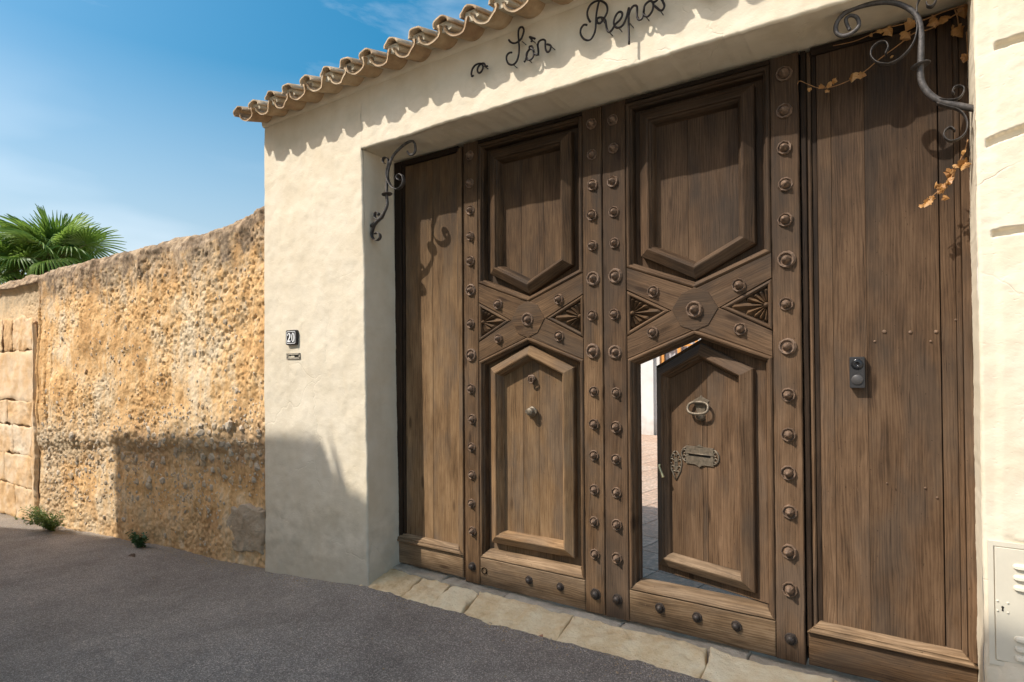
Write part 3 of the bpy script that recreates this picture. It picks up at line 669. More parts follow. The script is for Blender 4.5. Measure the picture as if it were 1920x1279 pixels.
def leaf(xL, xR, px0, px1, parent, wicket):
    cx = (px0+px1)/2+.0; W = (px1-px0)/2; zb = 1.947
    st_l, st_r = (xL, px0-.0012), (px1+.0012, xR)
    for (a, c), rg in ((st_l, .0011), (st_r, .0011)):
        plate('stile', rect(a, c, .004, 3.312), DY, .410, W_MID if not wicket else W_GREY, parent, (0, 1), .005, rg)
    for xx, big in (((st_l[0]+st_l[1])/2, 1.), ((st_r[0]+st_r[1])/2, 1.)):
        for i, z in enumerate(ROWS):
            k = 'd' if i == 14 else ('l' if i in (5, 7) else 's')
            stud(xx+.001, DY+.001, z, k, parent, 1.12 if (wicket and xx > -1 and k == 's') else 1.)
    plate('bottom_rail', rect(px0, px1, .006, .206), DY+.002, .395, W_WORN, parent, (1, 0), .006, .001)
    plate('top_rail', rect(px0, px1, 3.285, 3.312), DY+.002, .395, W_DARK, parent, (1, 0), .004)
    U = [(px0, 2.236), (cx, 2.068), (px1, 2.236), (px1, 3.283), (px0, 3.283)]
    Lo = [(px0, .209), (px1, .209), (px1, 1.658), (cx, 1.826), (px0, 1.658)]
    wm = W_MID if not wicket else W_GREY
    frame(U, BEAD, wm, parent); 
    plate('field_board', inset(U, .012), .3985, .412, wm, parent, (0, 1), .002)
    Fo = [(cx-.342, 2.300), (cx, 2.128), (cx+.342, 2.300), (cx+.342, 3.208), (cx-.342, 3.208)]
    frame(Fo, FRM, wm, parent, 'panel_moulding')
    Pi = inset(Fo, .094); cuts = [cx-.30, cx-.02-WR.uniform(0, .05), cx+.30] if wicket else [cx-.3, cx-.09, cx+.10, cx+.3]
    for a, c in zip(cuts[:-1], cuts[1:]):
        plate('panel_plank', clipx(ccw(Pi), a+.0007, c-.0007), .389, .398, wm, parent, (0, 1), .0012)
    # lower opening
    sill = [(.0, .345), (.0, .327), (.006, .323), (.020, .328), (.050, .362), (.058, .372), (.06, .395)]
    if wicket: sill = [(.0, .345), (.0, .327), (.006, .323), (.020, .328), (.040, .345), (.052, .372), (.053, .43), (.0, .43)]
    bead2 = BEAD if not wicket else BEAD[:-1]+[(.041, .386), (.0, .386)]
    bead3 = BEAD[:-1]+[(.041, .392), (.050, .396), (.050, .428), (.0, .428)]
    frame(Lo, bead2, wm, parent, only=[1, 2, 3, 4] if not wicket else [1, 2]);
    if wicket: frame(Lo, bead3, wm, parent, only=[3, 4])
    frame(Lo, sill, W_WORN, parent, 'sill', only=[0])
    if not wicket:
        plate('back_board', rect(px0-.01, px1+.01, .21, 1.66), .413, .43, W_DARK, parent, (0, 1), .001)
        plate('field_board', inset(Lo, .012), .3985, .412, W_LIGHT, parent, (0, 1), .002)
        Fl_ = [(cx-.345, .325), (cx+.345, .325), (cx+.345, 1.606), (cx, 1.768), (cx-.345, 1.606)]
        frame(Fl_, FRM, W_LIGHT, parent, 'panel_moulding')
        Pi = inset(Fl_, .094)
        for a, c in ((cx-.3, cx-.085), (cx-.085, cx+.05), (cx+.05, cx+.3)):
            plate('panel_plank', clipx(ccw(Pi), a+.0007, c-.0007), .389, .398, W_LIGHT, parent, (0, 1), .0012)
    plate('back_board', [(px0-.01, 1.67), (cx, 1.845), (px1+.01, 1.67), (px1+.01, 3.305), (px0-.01, 3.305)], .413, .43, W_DARK, parent, (0, 1), .001)
    # crossed braces and the eight sided boss
    for sx_ in (-1, 1):
        for sz in (-1, 1):
            q = [(cx+sx_*(W-.001), zb+sz*.288), (cx+sx_*.0, zb+sz*.120), (cx+sx_*.001, zb), (cx+sx_*.142, zb), (cx+sx_*(W-.001), zb+sz*.148)]
            plate('brace', q, DY+.002, .392, wm, parent, (sx_*(W), sz*.17), .003)
            stud(cx+sx_*.254, DY+.002, zb+sz*.1235, 's', parent, 1.05)
        T = [(cx+sx_*(W-.001), zb-.142), (cx+sx_*.150, zb), (cx+sx_*(W-.001), zb+.142)]
        frame(T, [(0, .36), (0, .330), (.005, .325), (.012, .323), (.019, .328), (.022, .336), (.023, .376)], wm, parent, jit=.0004)
        plate('back_board', inset(ccw(T), .01), .3535, .392, wm, parent, (0, 1), .001)
        carving(cx+sx_*(W-.024), -sx_, zb, .112, .232, parent)
    oc = [(0, .130), (-.080, .097), (-.138, .004), (-.082, -.098), (0, -.128), (.080, -.097), (.138, .0), (.082, .097)]
    plate('boss_plate', [(cx+a, zb+c) for a, c in oc], DY-.003, .36, wm, parent, (1, .05), .002)
    stud(cx+.003, DY-.002, zb, 'l', parent, 1.05)
    return cx
XL0, XM, XR1 = -2.820, -1.667, -.500
g1 = empty('gate_leaf', (XL0, .36, 0), 'closed left leaf of the studded brown gate, with a lock cylinder in its lower panel', 'gate leaf', 'studded leaves of the carriage gate')
cxl = leaf(XL0, XM-.0025, -2.681, -1.811, g1, False)
g2 = empty('gate_leaf', (XR1, .36, 0), 'right leaf of the studded brown gate, its lower opening holding the ajar wicket door', 'gate leaf', 'studded leaves of the carriage gate')
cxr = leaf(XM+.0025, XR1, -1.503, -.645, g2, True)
for x, z in ((-2.249, .128), (-2.002, .126)): stud(x, DY+.002, z, 'd', g1, .85)
for x, z in ((-1.303, .130), (-1.076, .127), (-.85, .127)): stud(x, DY+.002, z, 'd', g2, .85)
b = MB(); v, f = lathe([(.0, .003), (.012, .002), (.013, -.004), (.016, -.004), (.017, .0), (.027, .0), (.028, -.003), (.031, -.003), (.032, .003)], 16); b.add([(p[0]-2.64, DY+.002+p[1], p[2]+.112) for p in v], f); b.obj('stud_scar', W_WORN, g1)
# lock cylinder and pull ring on the closed leaf
b = MB(); v, f = lathe([(0, -.034), (.024, -.033), (.027, -.029), (.0275, .0), (.031, .002), (.036, .004), (.037, .012)], 18); X0, Z0 = -2.245, 1.297
b.add([(p[0]+X0, .374+p[1]-.01, p[2]+Z0) for p in v], f, smooth=True)
box(b, X0-.048, X0-.030, .356, .372, Z0-.010, Z0+.010); box(b, X0+.030, X0+.046, .356, .372, Z0-.010, Z0+.010)
b.obj('lock_cylinder', BRASSY, g1)
def tube(b, pts, r, seg=8, m=0, taper=None, flat=None, closed=False):
    """tube along points; flat=(normal, k) squashes the section across the given direction"""
    pts = [Vector(map(float, p)) for p in pts]; n = len(pts); rings = []
    prev = None; vs = []; fs = []
    for i, p in enumerate(pts):
        t = (pts[min(i+1, n-1)]-pts[max(i-1, 0)])
        if closed: t = pts[(i+1) % n]-pts[i-1]
        t.normalize()
        if prev is None:
            u = t.cross(Vector((0, 1, 0)) if abs(t.y) < .9 else Vector((1, 0, 0))).normalized()
        else: u = (prev-t*prev.dot(t)).normalized()
        prev = u; w = t.cross(u)
        q = r*(taper(i/(n-1)) if taper else 1)
        for k in range(seg):
            a = 2*math.pi*k/seg; c, s_ = math.cos(a), math.sin(a)
            if flat: vs.append(tuple(p+u*c*q*flat[0]+w*s_*q*flat[1]))
            else: vs.append(tuple(p+u*c*q+w*s_*q))
    for i in range(n-1+(1 if closed else 0)):
        j = (i+1) % n
        for k in range(seg): fs.append((i*seg+k, i*seg+(k+1) % seg, j*seg+(k+1) % seg, j*seg+k))
    if not closed: fs += [tuple(range(seg))[::-1], tuple((n-1)*seg+k for k in range(seg))]
    b.add(vs, fs, m, smooth=True)
def spline(P, k=6):
    P = [np.array(p, float) for p in P]; out = []; n = len(P)
    for i in range(n-1):
        a = P[max(i-1, 0)]; b_ = P[i]; c = P[i+1]; d = P[min(i+2, n-1)]
        for j in range(k):
            t = j/k; out.append(.5*((2*b_)+(c-a)*t+(2*a-5*b_+4*c-d)*t*t+(3*b_-a-3*c+d)*t**3))
    out.append(P[-1]); return out
b = MB(); X0, Z0 = -2.243, 1.528
v, f = lathe([(0, -.012), (.015, -.010), (.026, -.004), (.027, .004)], 14); b.add([(p[0]+X0, .372+p[1], p[2]+Z0+.004) for p in v], f)
tube(b, [(X0+.021*math.cos(a), .352-.006*math.sin(a), Z0-.004+.027*math.sin(a)) for a in np.linspace(0, 2*math.pi, 17)[:-1]], .0058, 6, closed=True)
b.obj('pull_ring', RUST, g1)

# ------------------------------------------------------------------ wicket door
HX, HY, WA = -.702, .388, R(16.5)
wk = empty('wicket_door', (HX, HY, 0), 'small pointed wicket door standing ajar, with knocker and letter plate', 'door', None, -WA)
Z3v = (0, 0, 0)
def loc(poly): return [(x, z) for x, z in poly]
wc = -.385
Wp = [(-.745, .268), (.013, .268), (.013, 1.632), (wc, 1.788), (-.745, 1.612)]
plate('leaf_board', Wp, .0, .045, W_GREY, wk, (0, 1), .004, .0008, xf=Z3v)
FW = [(u, y-.385) for u, y in FRM]
Wf = [(-.715, .320), (-.052, .320), (-.052, 1.592), (wc, 1.748), (-.715, 1.592)]
frame(Wf, FW, W_GREY, wk, 'panel_moulding', xf=Z3v, only=[1, 2, 3, 4]); frame(Wf, FW, W_WORN, wk, 'panel_moulding', xf=Z3v, only=[0])
Wi = inset(ccw(Wf), .094)
for a, c in ((-.9, -.395), (-.395, -.36), (-.36, -.13), (-.13, 0)):
    q = clipx(ccw(Wi), a+.0008, c-.0008)
    if len(q) > 2: plate('panel_plank', q, -.0105, -.0005, W_GREY, wk, (0, 1), .0014, xf=Z3v)
def wobj(b, name, m):
    return b.obj(name, m, wk, False)
PY = -.0105
# knocker
kx, kz = -.402, 1.345
b = MB(); pl = [(-.052, .050), (-.030, .062), (-.010, .070), (0, .082), (.012, .070), (.032, .062), (.056, .050), (.048, .030), (.034, .012), (.026, -.02), (.03, -.040), (.018, -.060), (0, -.070), (-.018, -.060), (-.030, -.04), (-.026, -.02), (-.034, .012), (-.048, .03)]
n = len(pl); pv = [(kx+x, PY-.006, kz+z) for x, z in pl]+[(kx+x*1.06, PY+.001, kz+z*1.06) for x, z in pl]
pl_area = area(pl); fr = tuple(range(n)) if pl_area > 0 else tuple(range(n))[::-1]
b.add(pv, [fr]+[(i, (i+1) % n, n+(i+1) % n, n+i) for i in range(n)])
tube(b, [(kx-.045, PY-.020, kz+.040), (kx-.015, PY-.024, kz+.043), (kx+.015, PY-.024, kz+.043), (kx+.045, PY-.020, kz+.040)], .010, 8)
wobj(b, 'knocker_plate', BRASSY)
b = MB(); ring = []
for a in np.linspace(0, 2*math.pi, 29)[:-1]:
    c, s_ = math.cos(a), math.sin(a); ring.append((kx+.071*np.sign(c)*abs(c)**.75, PY-.036+.014*s_, kz+.008+.036*np.sign(s_)*abs(s_)**.8))
tube(b, ring, .0085, 8, closed=True); 
v, f = lathe([(0, -.034), (.016, -.030), (.026, -.018), (.030, 0.)], 12); b.add([(p[0]+kx, PY+p[1], p[2]+kz-.045) for p in v], f, smooth=True)
wobj(b, 'knocker_ring', BRASSY)
# letter plate
b = MB(); lx, lz = -.412, 1.056
def wplate(b, poly, y0, y1, m=0):
    p = ccw(poly); n = len(p); b.add([(x, y0, z) for x, z in p]+[(x, y1, z) for x, z in p], [tuple(range(n))]+[(n+i, n+(i+1) % n, (i+1) % n, i) for i in range(n)], m)
w, h = .096, .055
# plate with a slot cut through: four strips round the slot
for q in (rect(lx-w, lx+w, lz+.007, lz+h), rect(lx-w, lx+w, lz-h, lz-.007), rect(lx-w, lx-.078, lz-.007, lz+.007), rect(lx+.078, lx+w, lz-.007, lz+.007)): wplate(b, q, PY-.009, PY)
wplate(b, [(lx-.028, lz+h), (lx+.028, lz+h), (lx+.012, lz+h+.006), (lx, lz+h+.016), (lx-.012, lz+h+.006)], PY-.012, PY)
wplate(b, [(lx-.028, lz-h), (lx+.028, lz-h), (lx+.012, lz-h-.006), (lx, lz-h-.016), (lx-.012, lz-h-.006)], PY-.012, PY)
tube(b, [(lx-.09, PY-.009, lz+.010), (lx+.09, PY-.009, lz+.010)], .004, 6)
for s_ in (-1, 1):
    x0 = lx+s_*w
    tube(b, [(x0+s_*.034*math.cos(a), PY-.005, lz+.043*math.sin(a)) for a in np.linspace(-1.57, 1.57, 11)], .0055, 6)
    for zz_ in (-.018, .018): tube(b, [(x0+s_*(.013+.011*math.cos(a)), PY-.005, lz+zz_+.012*math.sin(a)) for a in np.linspace(0, 5.2, 11)], .004, 5)
wobj(b, 'letter_plate', BRASSY)
b = MB(); wplate(b, rect(lx-.080, lx+.080, lz-.009, lz+.009), PY-.0012, PY-.0004); wobj(b, 'letter_slot', BLACK)
# keyhole escutcheon of scrolls
b = MB(); ex, ez = -.586, .985
def wsc(cx_, cz_, r, a0, a1, th=.0042):
    tube(b, [(ex+cx_+r*(1-.35*t)*math.cos(a0+(a1-a0)*t), PY-.004, ez+cz_+r*(1-.35*t)*math.sin(a0+(a1-a0)*t)) for t in np.linspace(0, 1, 11)], th, 5)
for s_ in (-1, 1):
    a = (lambda t: t) if s_ > 0 else (lambda t: math.pi-t)
    wsc(s_*.016, .052, .015, a(-1.2), a(3.6)); wsc(s_*.028, .018, .017, a(-1.6), a(2.9)); wsc(s_*.024, -.022, .014, a(-1.5), a(3.2)); wsc(s_*.011, -.052, .012, a(-1.6), a(3.0))
    tube(b, [(ex+s_*x, PY-.004, ez+z) for x, z in ((.004, .084), (.020, .070), (.038, .040), (.044, .010), (.036, -.035), (.018, -.070), (.001, -.100))], .0045, 5)
wplate(b, [(ex-.012, ez+.035), (ex-.013, ez-.03), (ex, ez-.045), (ex+.013, ez-.03), (ex+.012, ez+.035), (ex, ez+.046)], PY-.005, PY)
wobj(b, 'escutcheon', BRASSY)
b = MB(); wplate(b, [(ex-.004, ez-.014), (ex+.004, ez-.014), (ex+.0025, ez+.004), (ex+.006, ez+.010), (ex, ez+.017), (ex-.006, ez+.010), (ex-.0025, ez+.004)], PY-.0058, PY-.005); wobj(b, 'keyhole', BLACK)
# lever handle near the free edge
b = MB(); hx, hz = -.672, .975
v, f = lathe([(0, -.012), (.016, -.011), (.020, -.006), (.021, 0)], 12); b.add([(p[0]+hx, -.030+p[1], p[2]+hz) for p in v], f)
wobj(b, 'handle_rose', RUST_D)
b = MB(); tube(b, spline([(hx, -.04, hz), (hx, -.062, hz), (hx-.004, -.070, hz-.006), (hx+.008, -.073, hz-.030), (hx+.022, -.074, hz-.058), (hx+.030, -.073, hz-.076)], 4), .0085, 8, taper=lambda t: .8+.45*t*t)
wobj(b, 'handle', BRASS)

# ------------------------------------------------------------------ fixed side panels
sp1 = empty('side_panel', (-3.18, .36, 0), 'narrow fixed plank panel between the plastered jamb and the left gate leaf', 'panel', 'fixed plank panels beside the gate')
plate('frame_post', rect(-3.565, -3.486, .03, 3.318), .338, .39, W_DARK, sp1, (0, 1), .005)
plate('frame_post', rect(-3.485, -3.462, .03, 3.29), .352, .39, W_DARK, sp1, (0, 1), .003)
plate('plank', rect(-3.461, -3.167, .20, 3.275), .364, .39, W_LIGHT, sp1, (0, 1), .0025)
plate('plank', rect(-3.165, -2.907, .20, 3.275), .363, .39, W_LIGHT, sp1, (0, 1), .0025)
plate('frame_post', rect(-2.906, -2.886, .22, 3.29), .350, .39, W_LIGHT, sp1, (0, 1), .003)
plate('frame_post', rect(-2.885, -2.845, .20, 3.30), .338, .39, W_LIGHT, sp1, (0, 1), .004, .0008)
plate('top_rail', rect(-3.485, -2.886, 3.276, 3.318), .340, .39, W_DARK, sp1, (1, 0), .004)
SILLP = [(.0, .36), (.0, .318), (.005, .313), (.016, .313), (.022, .320), (.028, .322), (.034, .320), (.050, .340), (.060, .352), (.062, .372)]
def sillbar(x0, x1, z0, parent, m):
    P = rect(x0, x1, z0, z0+1.); frame(P, SILLP, m, parent, 'rail_moulding', only=[0], jit=.001)
sillbar(-3.555, -2.846, .196, sp1, W_WORN)
plate('bottom_board', rect(-3.55, -2.846, .018, .194), .336, .39, W_WORN, sp1, (1, 0), .006, .0018)

sp2 = empty('side_panel', (-.13, .36, 0), 'wide fixed plank panel carrying the doorbell, right of the gate leaves', 'panel', 'fixed plank panels beside the gate')
plate('frame_post', rect(-.494, -.466, .10, 3.315), .342, .39, W_DARK, sp2, (0, 1), .004, .001)
plate('frame_post', rect(-.464, -.444, .19, 3.305), .350, .39, W_GREY, sp2, (0, 1), .006)
plate('frame_post', rect(-.442, -.417, .24, 3.28), .362, .39, W_DARK, sp2, (0, 1), .003)
plate('plank', rect(-.416, -.350, .24, 3.275), .355, .39, W_GREY, sp2, (0, 1), .002)
plate('plank', rect(-.349, -.198, .24, 3.275), .3555, .39, W_GREY, sp2, (0, 1), .0012)
plate('plank', rect(-.197, .108, .24, 3.275), .355, .39, W_GREY, sp2, (0, 1), .0012)
plate('plank', rect(.113, .172, .24, 3.275), .354, .39, W_GREY, sp2, (0, 1), .003)
plate('frame_post', rect(.173, .196, .22, 3.29), .348, .39, W_GREY, sp2, (0, 1), .004)
plate('frame_post', rect(.197, .236, .20, 3.30), .338, .39, W_GREY, sp2, (0, 1), .006)
plate('backing_board', rect(-.44, .20, .1, 3.29), .3885, .398, W_DARK, sp2, (0, 1), .002)
plate('top_rail', rect(-.442, .20, 3.276, 3.318), .340, .39, W_DARK, sp2, (1, 0), .004)
sillbar(-.490, .232, .186, sp2, W_WORN)
plate('bottom_board', rect(-.486, .232, .006, .184), .336, .39, W_MID, sp2, (1, 0), .006, .0015)
for x, y, rr_ in ((1658, 622, .010), (1707, 623, .009), (1755, 622, .009), (1640, 640, .006), (1745, 640, .006), (1792, 600, .006), (1735, 915, .006), (1663, 906, .004), (1757, 933, .006)):
    p = at(x, y, .354); b = MB(); v, f = lathe([(0, -.006), (rr_*.6, -.005), (rr_, -.001), (rr_, .003)], 8); b.add([(q[0]+p[0], .354+q[1], q[2]+p[2]) for q in v], f); b.obj('nail', RUST, sp2)

# stops and beam behind the top and sides of the gate
b = MB(); box(b, -3.53, .225, .40, .46, 3.20, 3.329); box(b, -3.52, -2.83, .3915, .43, .02, 3.199); box(b, -.489, .222, .3995, .43, .02, 3.199); box(b, -.545, -.4895, .4315, .46, .0, 3.199); box(b, -2.87, -2.79, .4315, .46, .0, 3.199); box(b, -1.70, -1.63, .4315, .45, .0, 3.199)
b.obj('gate_stop_beam', W_DARK, wall)

# ------------------------------------------------------------------ doorbell
db = empty('doorbell', (-.2415, .355, 1.57), 'grey video doorbell screwed to the wide plank panel', 'doorbell')
b = MB(); rx_ = .0345; rz_ = .080
def rrect(cx_, cz_, hw, hh, r, n=5):
    o = []
    for (sx_, sz, a0) in ((1, -1, -90), (1, 1, 0), (-1, 1, 90), (-1, -1, 180)):
        for k in range(n):
            a = R(a0+90*k/(n-1)); o.append((cx_+sx_*(hw-r)+r*math.cos(a), cz_+sz*(hh-r)+r*math.sin(a)))
    return o
def slab(b, poly, y0, y1, bev, m=0):
    p = ccw(poly); n = len(p); f = inset(p, bev); vs = [(x, y0, z) for x, z in f]+[(x, y0+bev, z) for x, z in p]+[(x, y1, z) for x, z in p]
    b.add(vs, [tuple(range(n))]+[(n+i, n+(i+1) % n, (i+1) % n, i) for i in range(n)]+[(2*n+i, 2*n+(i+1) % n, n+(i+1) % n, n+i) for i in range(n)], m)
slab(b, rrect(-.2415, 1.57, rx_, rz_, .006), .318, .356, .002); b.obj('housing', PLASTIC, db)
b = MB(); v, f = lathe([(0, -.001), (.010, -.001), (.011, -.005), (.013, -.0055), (.022, -.003), (.0275, -.002), (.028, .002)], 24); b.add([(q[0]-.2415, .317+q[1], q[2]+1.612) for q in v], f, smooth=True); b.obj('camera_lens', PLASTIC_D, db)
b = MB(); v, f = lathe([(0, -.0045), (.024, -.004), (.0265, -.002), (.027, .002)], 24); b.add([(q[0]-.2415, .3175+q[1], q[2]+1.532) for q in v], f, smooth=True); b.obj('push_button', simple('button_grey', (.06, .055, .052), .4, 0, .05, 10, 0), db)

# ------------------------------------------------------------------ house number and slot
hn = empty('house_number', (-4.43, -.01, 1.875), 'black enamel house number plate reading 20', 'house number')
b = MB(); nx, nz = -4.437, 1.882; slab(b, rrect(nx, nz, .073, .064, .014), -.030, .002, .004); b.obj('plate', ENAMEL, hn)
b = MB()
def ringband(b, poly, wd_, y):
    p = ccw(poly); q = inset(p, wd_); n = len(p); b.add([(x, y, z) for x, z in p]+[(x, y, z) for x, z in q], [(i, (i+1) % n, n+(i+1) % n, n+i) for i in range(n)])
ringband(b, rrect(nx, nz, .061, .053, .010), .005, -.0306); b.obj('border', WHITEP, hn)
def digits(b, txt, x0, z0, hgt, wid, y):
    def ell(cx_, cz_, a, c, a1, c1, n=20):
        o = [(cx_+a*math.cos(t), cz_+c*math.sin(t)) for t in np.linspace(0, 2*math.pi, n, endpoint=False)]; i = [(cx_+a1*math.cos(t), cz_+c1*math.sin(t)) for t in np.linspace(0, 2*math.pi, n, endpoint=False)]
        b.add([(x, y, z) for x, z in o+i], [(k, (k+1) % n, n+(k+1) % n, n+k) for k in range(n)])
    # 2 with a strong foot
    path = [(-.42, .24, .13), (-.30, .40, .11), (0, .5, .09), (.28, .38, .16), (.34, .2, .18), (.22, .0, .17), (-.05, -.2, .13), (-.32, -.38, .1)]
    pts = spline([(p[0], p[1], p[2]) for p in path], 5); vs = []; n = len(pts)
    for i, p in enumerate(pts):
        t = pts[min(i+1, n-1)]-pts[max(i-1, 0)]; l = math.hypot(t[0], t[1]); nx_, nz_ = -t[1]/l, t[0]/l
        for s_ in (-1, 1): vs.append((x0+(p[0]+nx_*p[2]*s_)*wid, y, z0+(p[1]*.92+nz_*p[2]*.6*s_)*hgt))
    b.add(vs, [(2*i, 2*i+2, 2*i+3, 2*i+1) for i in range(n-1)])
    b.add([(x0-.5*wid, y-.0003, z0-.5*hgt), (x0+.5*wid, y-.0003, z0-.5*hgt), (x0+.5*wid, y-.0003, z0-.25*hgt), (x0+.4*wid, y-.0003, z0-.33*hgt), (x0-.5*wid, y-.0003, z0-.34*hgt)], [(0, 1, 2, 3, 4)])
    ell(x0+wid*1.32, z0, wid*.5, hgt*.52, wid*.2, hgt*.42)
b2 = MB(); digits(b2, '20', nx-.026, nz, .078, .042, -.0308); b2.obj('digits', WHITEP, hn)
sl_ = empty('wall_slot', (-4.43, 0, 1.718), 'small rectangular slot in the plaster below the house number', 'slot')
b = MB(); sx0, sz0 = -4.430, 1.722
ringband(b, rrect(sx0, sz0, .094, .026, .003), .016, -.012)
p = ccw(rrect(sx0, sz0, .094, .026, .003)); n = len(p); b.add([(x, -.012, z) for x, z in p]+[(x, .012, z) for x, z in p], [(n+i, n+(i+1) % n, (i+1) % n, i) for i in range(n)])
q = inset(p, .016); b.add([(x, -.012, z) for x, z in q]+[(x, .02, z) for x, z in q], [(i, (i+1) % n, n+(i+1) % n, n+i) for i in range(n)])
b.obj('rim', simple('weathered_rim', (.30, .26, .20), .8, 0, .4, 60, .004), sl_)
b = MB(); wplate(b, rect(sx0-.082, sx0+.082, sz0-.013, sz0+.013), -.004, .01); b.obj('slot_opening', BLACK, sl_)

# ------------------------------------------------------------------ meter cabinet
mc = empty('meter_cabinet', (.5, 0, .6), 'cream painted metal meter cabinet door with louvres, low in the wall', 'cabinet')
b = MB(); fo = rect(.246, .760, .355, .868); fi = inset(ccw(fo), .019)
slab_y = -.010
n = 4; p = ccw(fo); b.add([(x, slab_y, z) for x, z in p]+[(x, slab_y, z) for x, z in fi]+[(x, .02, z) for x, z in p]+[(x, .0, z) for x, z in fi],
    [(i, (i+1) % 4, 4+(i+1) % 4, 4+i) for i in range(4)]+[(8+i, 8+(i+1) % 4, (i+1) % 4, i) for i in range(4)]+[(4+i, 4+(i+1) % 4, 12+(i+1) % 4, 12+i) for i in range(4)])
b.obj('frame', BOXP, mc)
b = MB(); di = inset(fi, .0035); slab(b, di, -.013, .0, .0015); box(b, .25, .756, .0005, .02, .36, .863); b.obj('cabinet_door', BOXP, mc)
for z0 in (.775, .730, .688, .480, .440, .402):
    b = MB(); K = 18; vs = []
    for i in range(K+1):
        t = i/K; t = .5-.5*math.cos(math.pi*t); x = .326+t*.30; d_ = min(t, 1-t)*.30; e = math.sqrt(max(0, 1-(1-min(1, d_/.016))**2))
        for (dz_, dy) in ((.013, 0), (.010, -.006), (.002, -.0105), (-.008, -.012), (-.0105, -.010), (-.0105, 0)):
            vs.append((x, -.013+dy*e, z0+dz_*(.15+.85*e)))
    fs = [(i*6+k, i*6+k+1, (i+1)*6+k+1, (i+1)*6+k) for i in range(K) for k in range(5)]; b.add(vs, fs, smooth=False)
    b.obj('louvre', BOXP, mc)
kp = at(1880, 1141, -.013); b = MB(); X0, Z0 = kp[0], kp[2]
wplate(b, [(X0-.0035, Z0-.011), (X0+.0035, Z0-.011), (X0+.0025, Z0+.0), (X0+.0055, Z0+.006), (X0, Z0+.011), (X0-.0055, Z0+.006), (X0-.0025, Z0)], -.0138, -.0128); b.obj('keyhole', BLACK, mc)
for dx_, dz_ in ((-.016, .028), (.017, .026), (-.016, -.012), (.017, -.014)):
    b = MB(); v, f = lathe([(0, -.003), (.0035, -.0025), (.005, 0)], 8); b.add([(q_[0]+X0+dx_, -.013+q_[1], q_[2]+Z0+dz_) for q_ in v], f, smooth=True); b.obj('rivet', BOXP, mc)

# ------------------------------------------------------------------ iron lettering
def L3(pts, Y=-.05, o=(870, 0), s=4.174): return [at(o[0]+x/s, o[1]+y/s, Y) for x, y in pts]
let = empty('iron_lettering', (-1.65, -.03, 3.6), 'black wrought iron script reading Sòn Repòs on the plaster above the gate', 'lettering')
def letter(name, strokes, r=.0066, Y=-.05, parent=let, pins=()):
    b = MB()
    for st in strokes: tube(b, spline(L3(st, Y), 4), r, 6)
    for x, y in pins:
        p = L3([(x, y)], Y)[0]; tube(b, [p, (p[0], .01, p[2])], .0028, 5)
    return b.obj(name, IRON_L, parent)
letter('letter', [[(350, 312), (362, 328), (385, 338), (410, 335), (435, 318), (455, 290), (468, 245), (462, 218), (448, 212), (432, 225), (425, 260), (428, 320), (432, 380), (428, 430), (415, 475), (395, 500), (375, 508), (350, 500), (335, 475), (333, 445), (342, 425), (360, 412), (375, 412)]], pins=[(385, 508), (455, 325)])
letter('letter', [[(470, 487), (482, 470), (490, 440), (500, 405), (518, 385), (538, 388), (546, 415), (540, 445), (522, 466), (500, 466), (489, 445), (492, 415), (512, 386), (512, 366), (530, 362), (540, 378)]], pins=[(500, 466)])
letter('accent', [[(527, 330), (530, 312), (513, 288)], [(513, 289), (535, 296), (556, 304)]], .007, pins=[(530, 312)])
letter('letter', [[(545, 388), (550, 420), (578, 428), (583, 400), (578, 350), (590, 322), (618, 310), (636, 322), (636, 355), (640, 390), (655, 408), (672, 395), (680, 362), (665, 350), (648, 348)], [(583, 432), (580, 380), (574, 345)]], pins=[(680, 362)])
letter('letter', [[(962, 196), (938, 195), (916, 225), (912, 262), (930, 298), (960, 315), (990, 308), (1015, 275), (1028, 230), (1032, 180), (1035, 120), (1045, 60), (1056, 15)],
    [(988, 172), (970, 140), (965, 95), (985, 45), (1020, 15), (1060, 6), (1095, 18), (1118, 45), (1122, 85), (1110, 120), (1088, 155), (1065, 182), (1045, 178), (1040, 155), (1055, 138), (1085, 140), (1105, 160), (1112, 195), (1120, 235), (1135, 250), (1155, 238), (1170, 215)]], pins=[(1075, 150), (1135, 250)])
letter('letter', [[(1170, 215), (1185, 190), (1215, 162), (1235, 132), (1238, 105), (1222, 92), (1200, 105), (1180, 140), (1172, 180), (1185, 210), (1210, 218), (1240, 200), (1260, 165), (1275, 120), (1288, 65)]], pins=[(1210, 218)])
letter('letter', [[(1290, 60), (1288, 130), (1290, 220), (1292, 348)], [(1290, 118), (1305, 72), (1330, 45), (1352, 50), (1355, 85), (1355, 130), (1370, 155), (1390, 148), (1402, 120), (1408, 85)]], pins=[(1300, 185)])
letter('letter', [[(1408, 92), (1412, 50), (1435, 20), (1462, 8), (1482, 30), (1475, 80), (1448, 122), (1422, 128), (1406, 105), (1408, 70)]], pins=[(1422, 128)])
letter('accent', [[(1455, -28), (1475, -12)]], .007)
letter('letter', [[(1478, 18), (1505, 8), (1525, -20), (1535, -22), (1556, 12), (1568, 45), (1556, 76), (1535, 82), (1512, 64), (1490, 46)]], pins=[(1535, 82)])
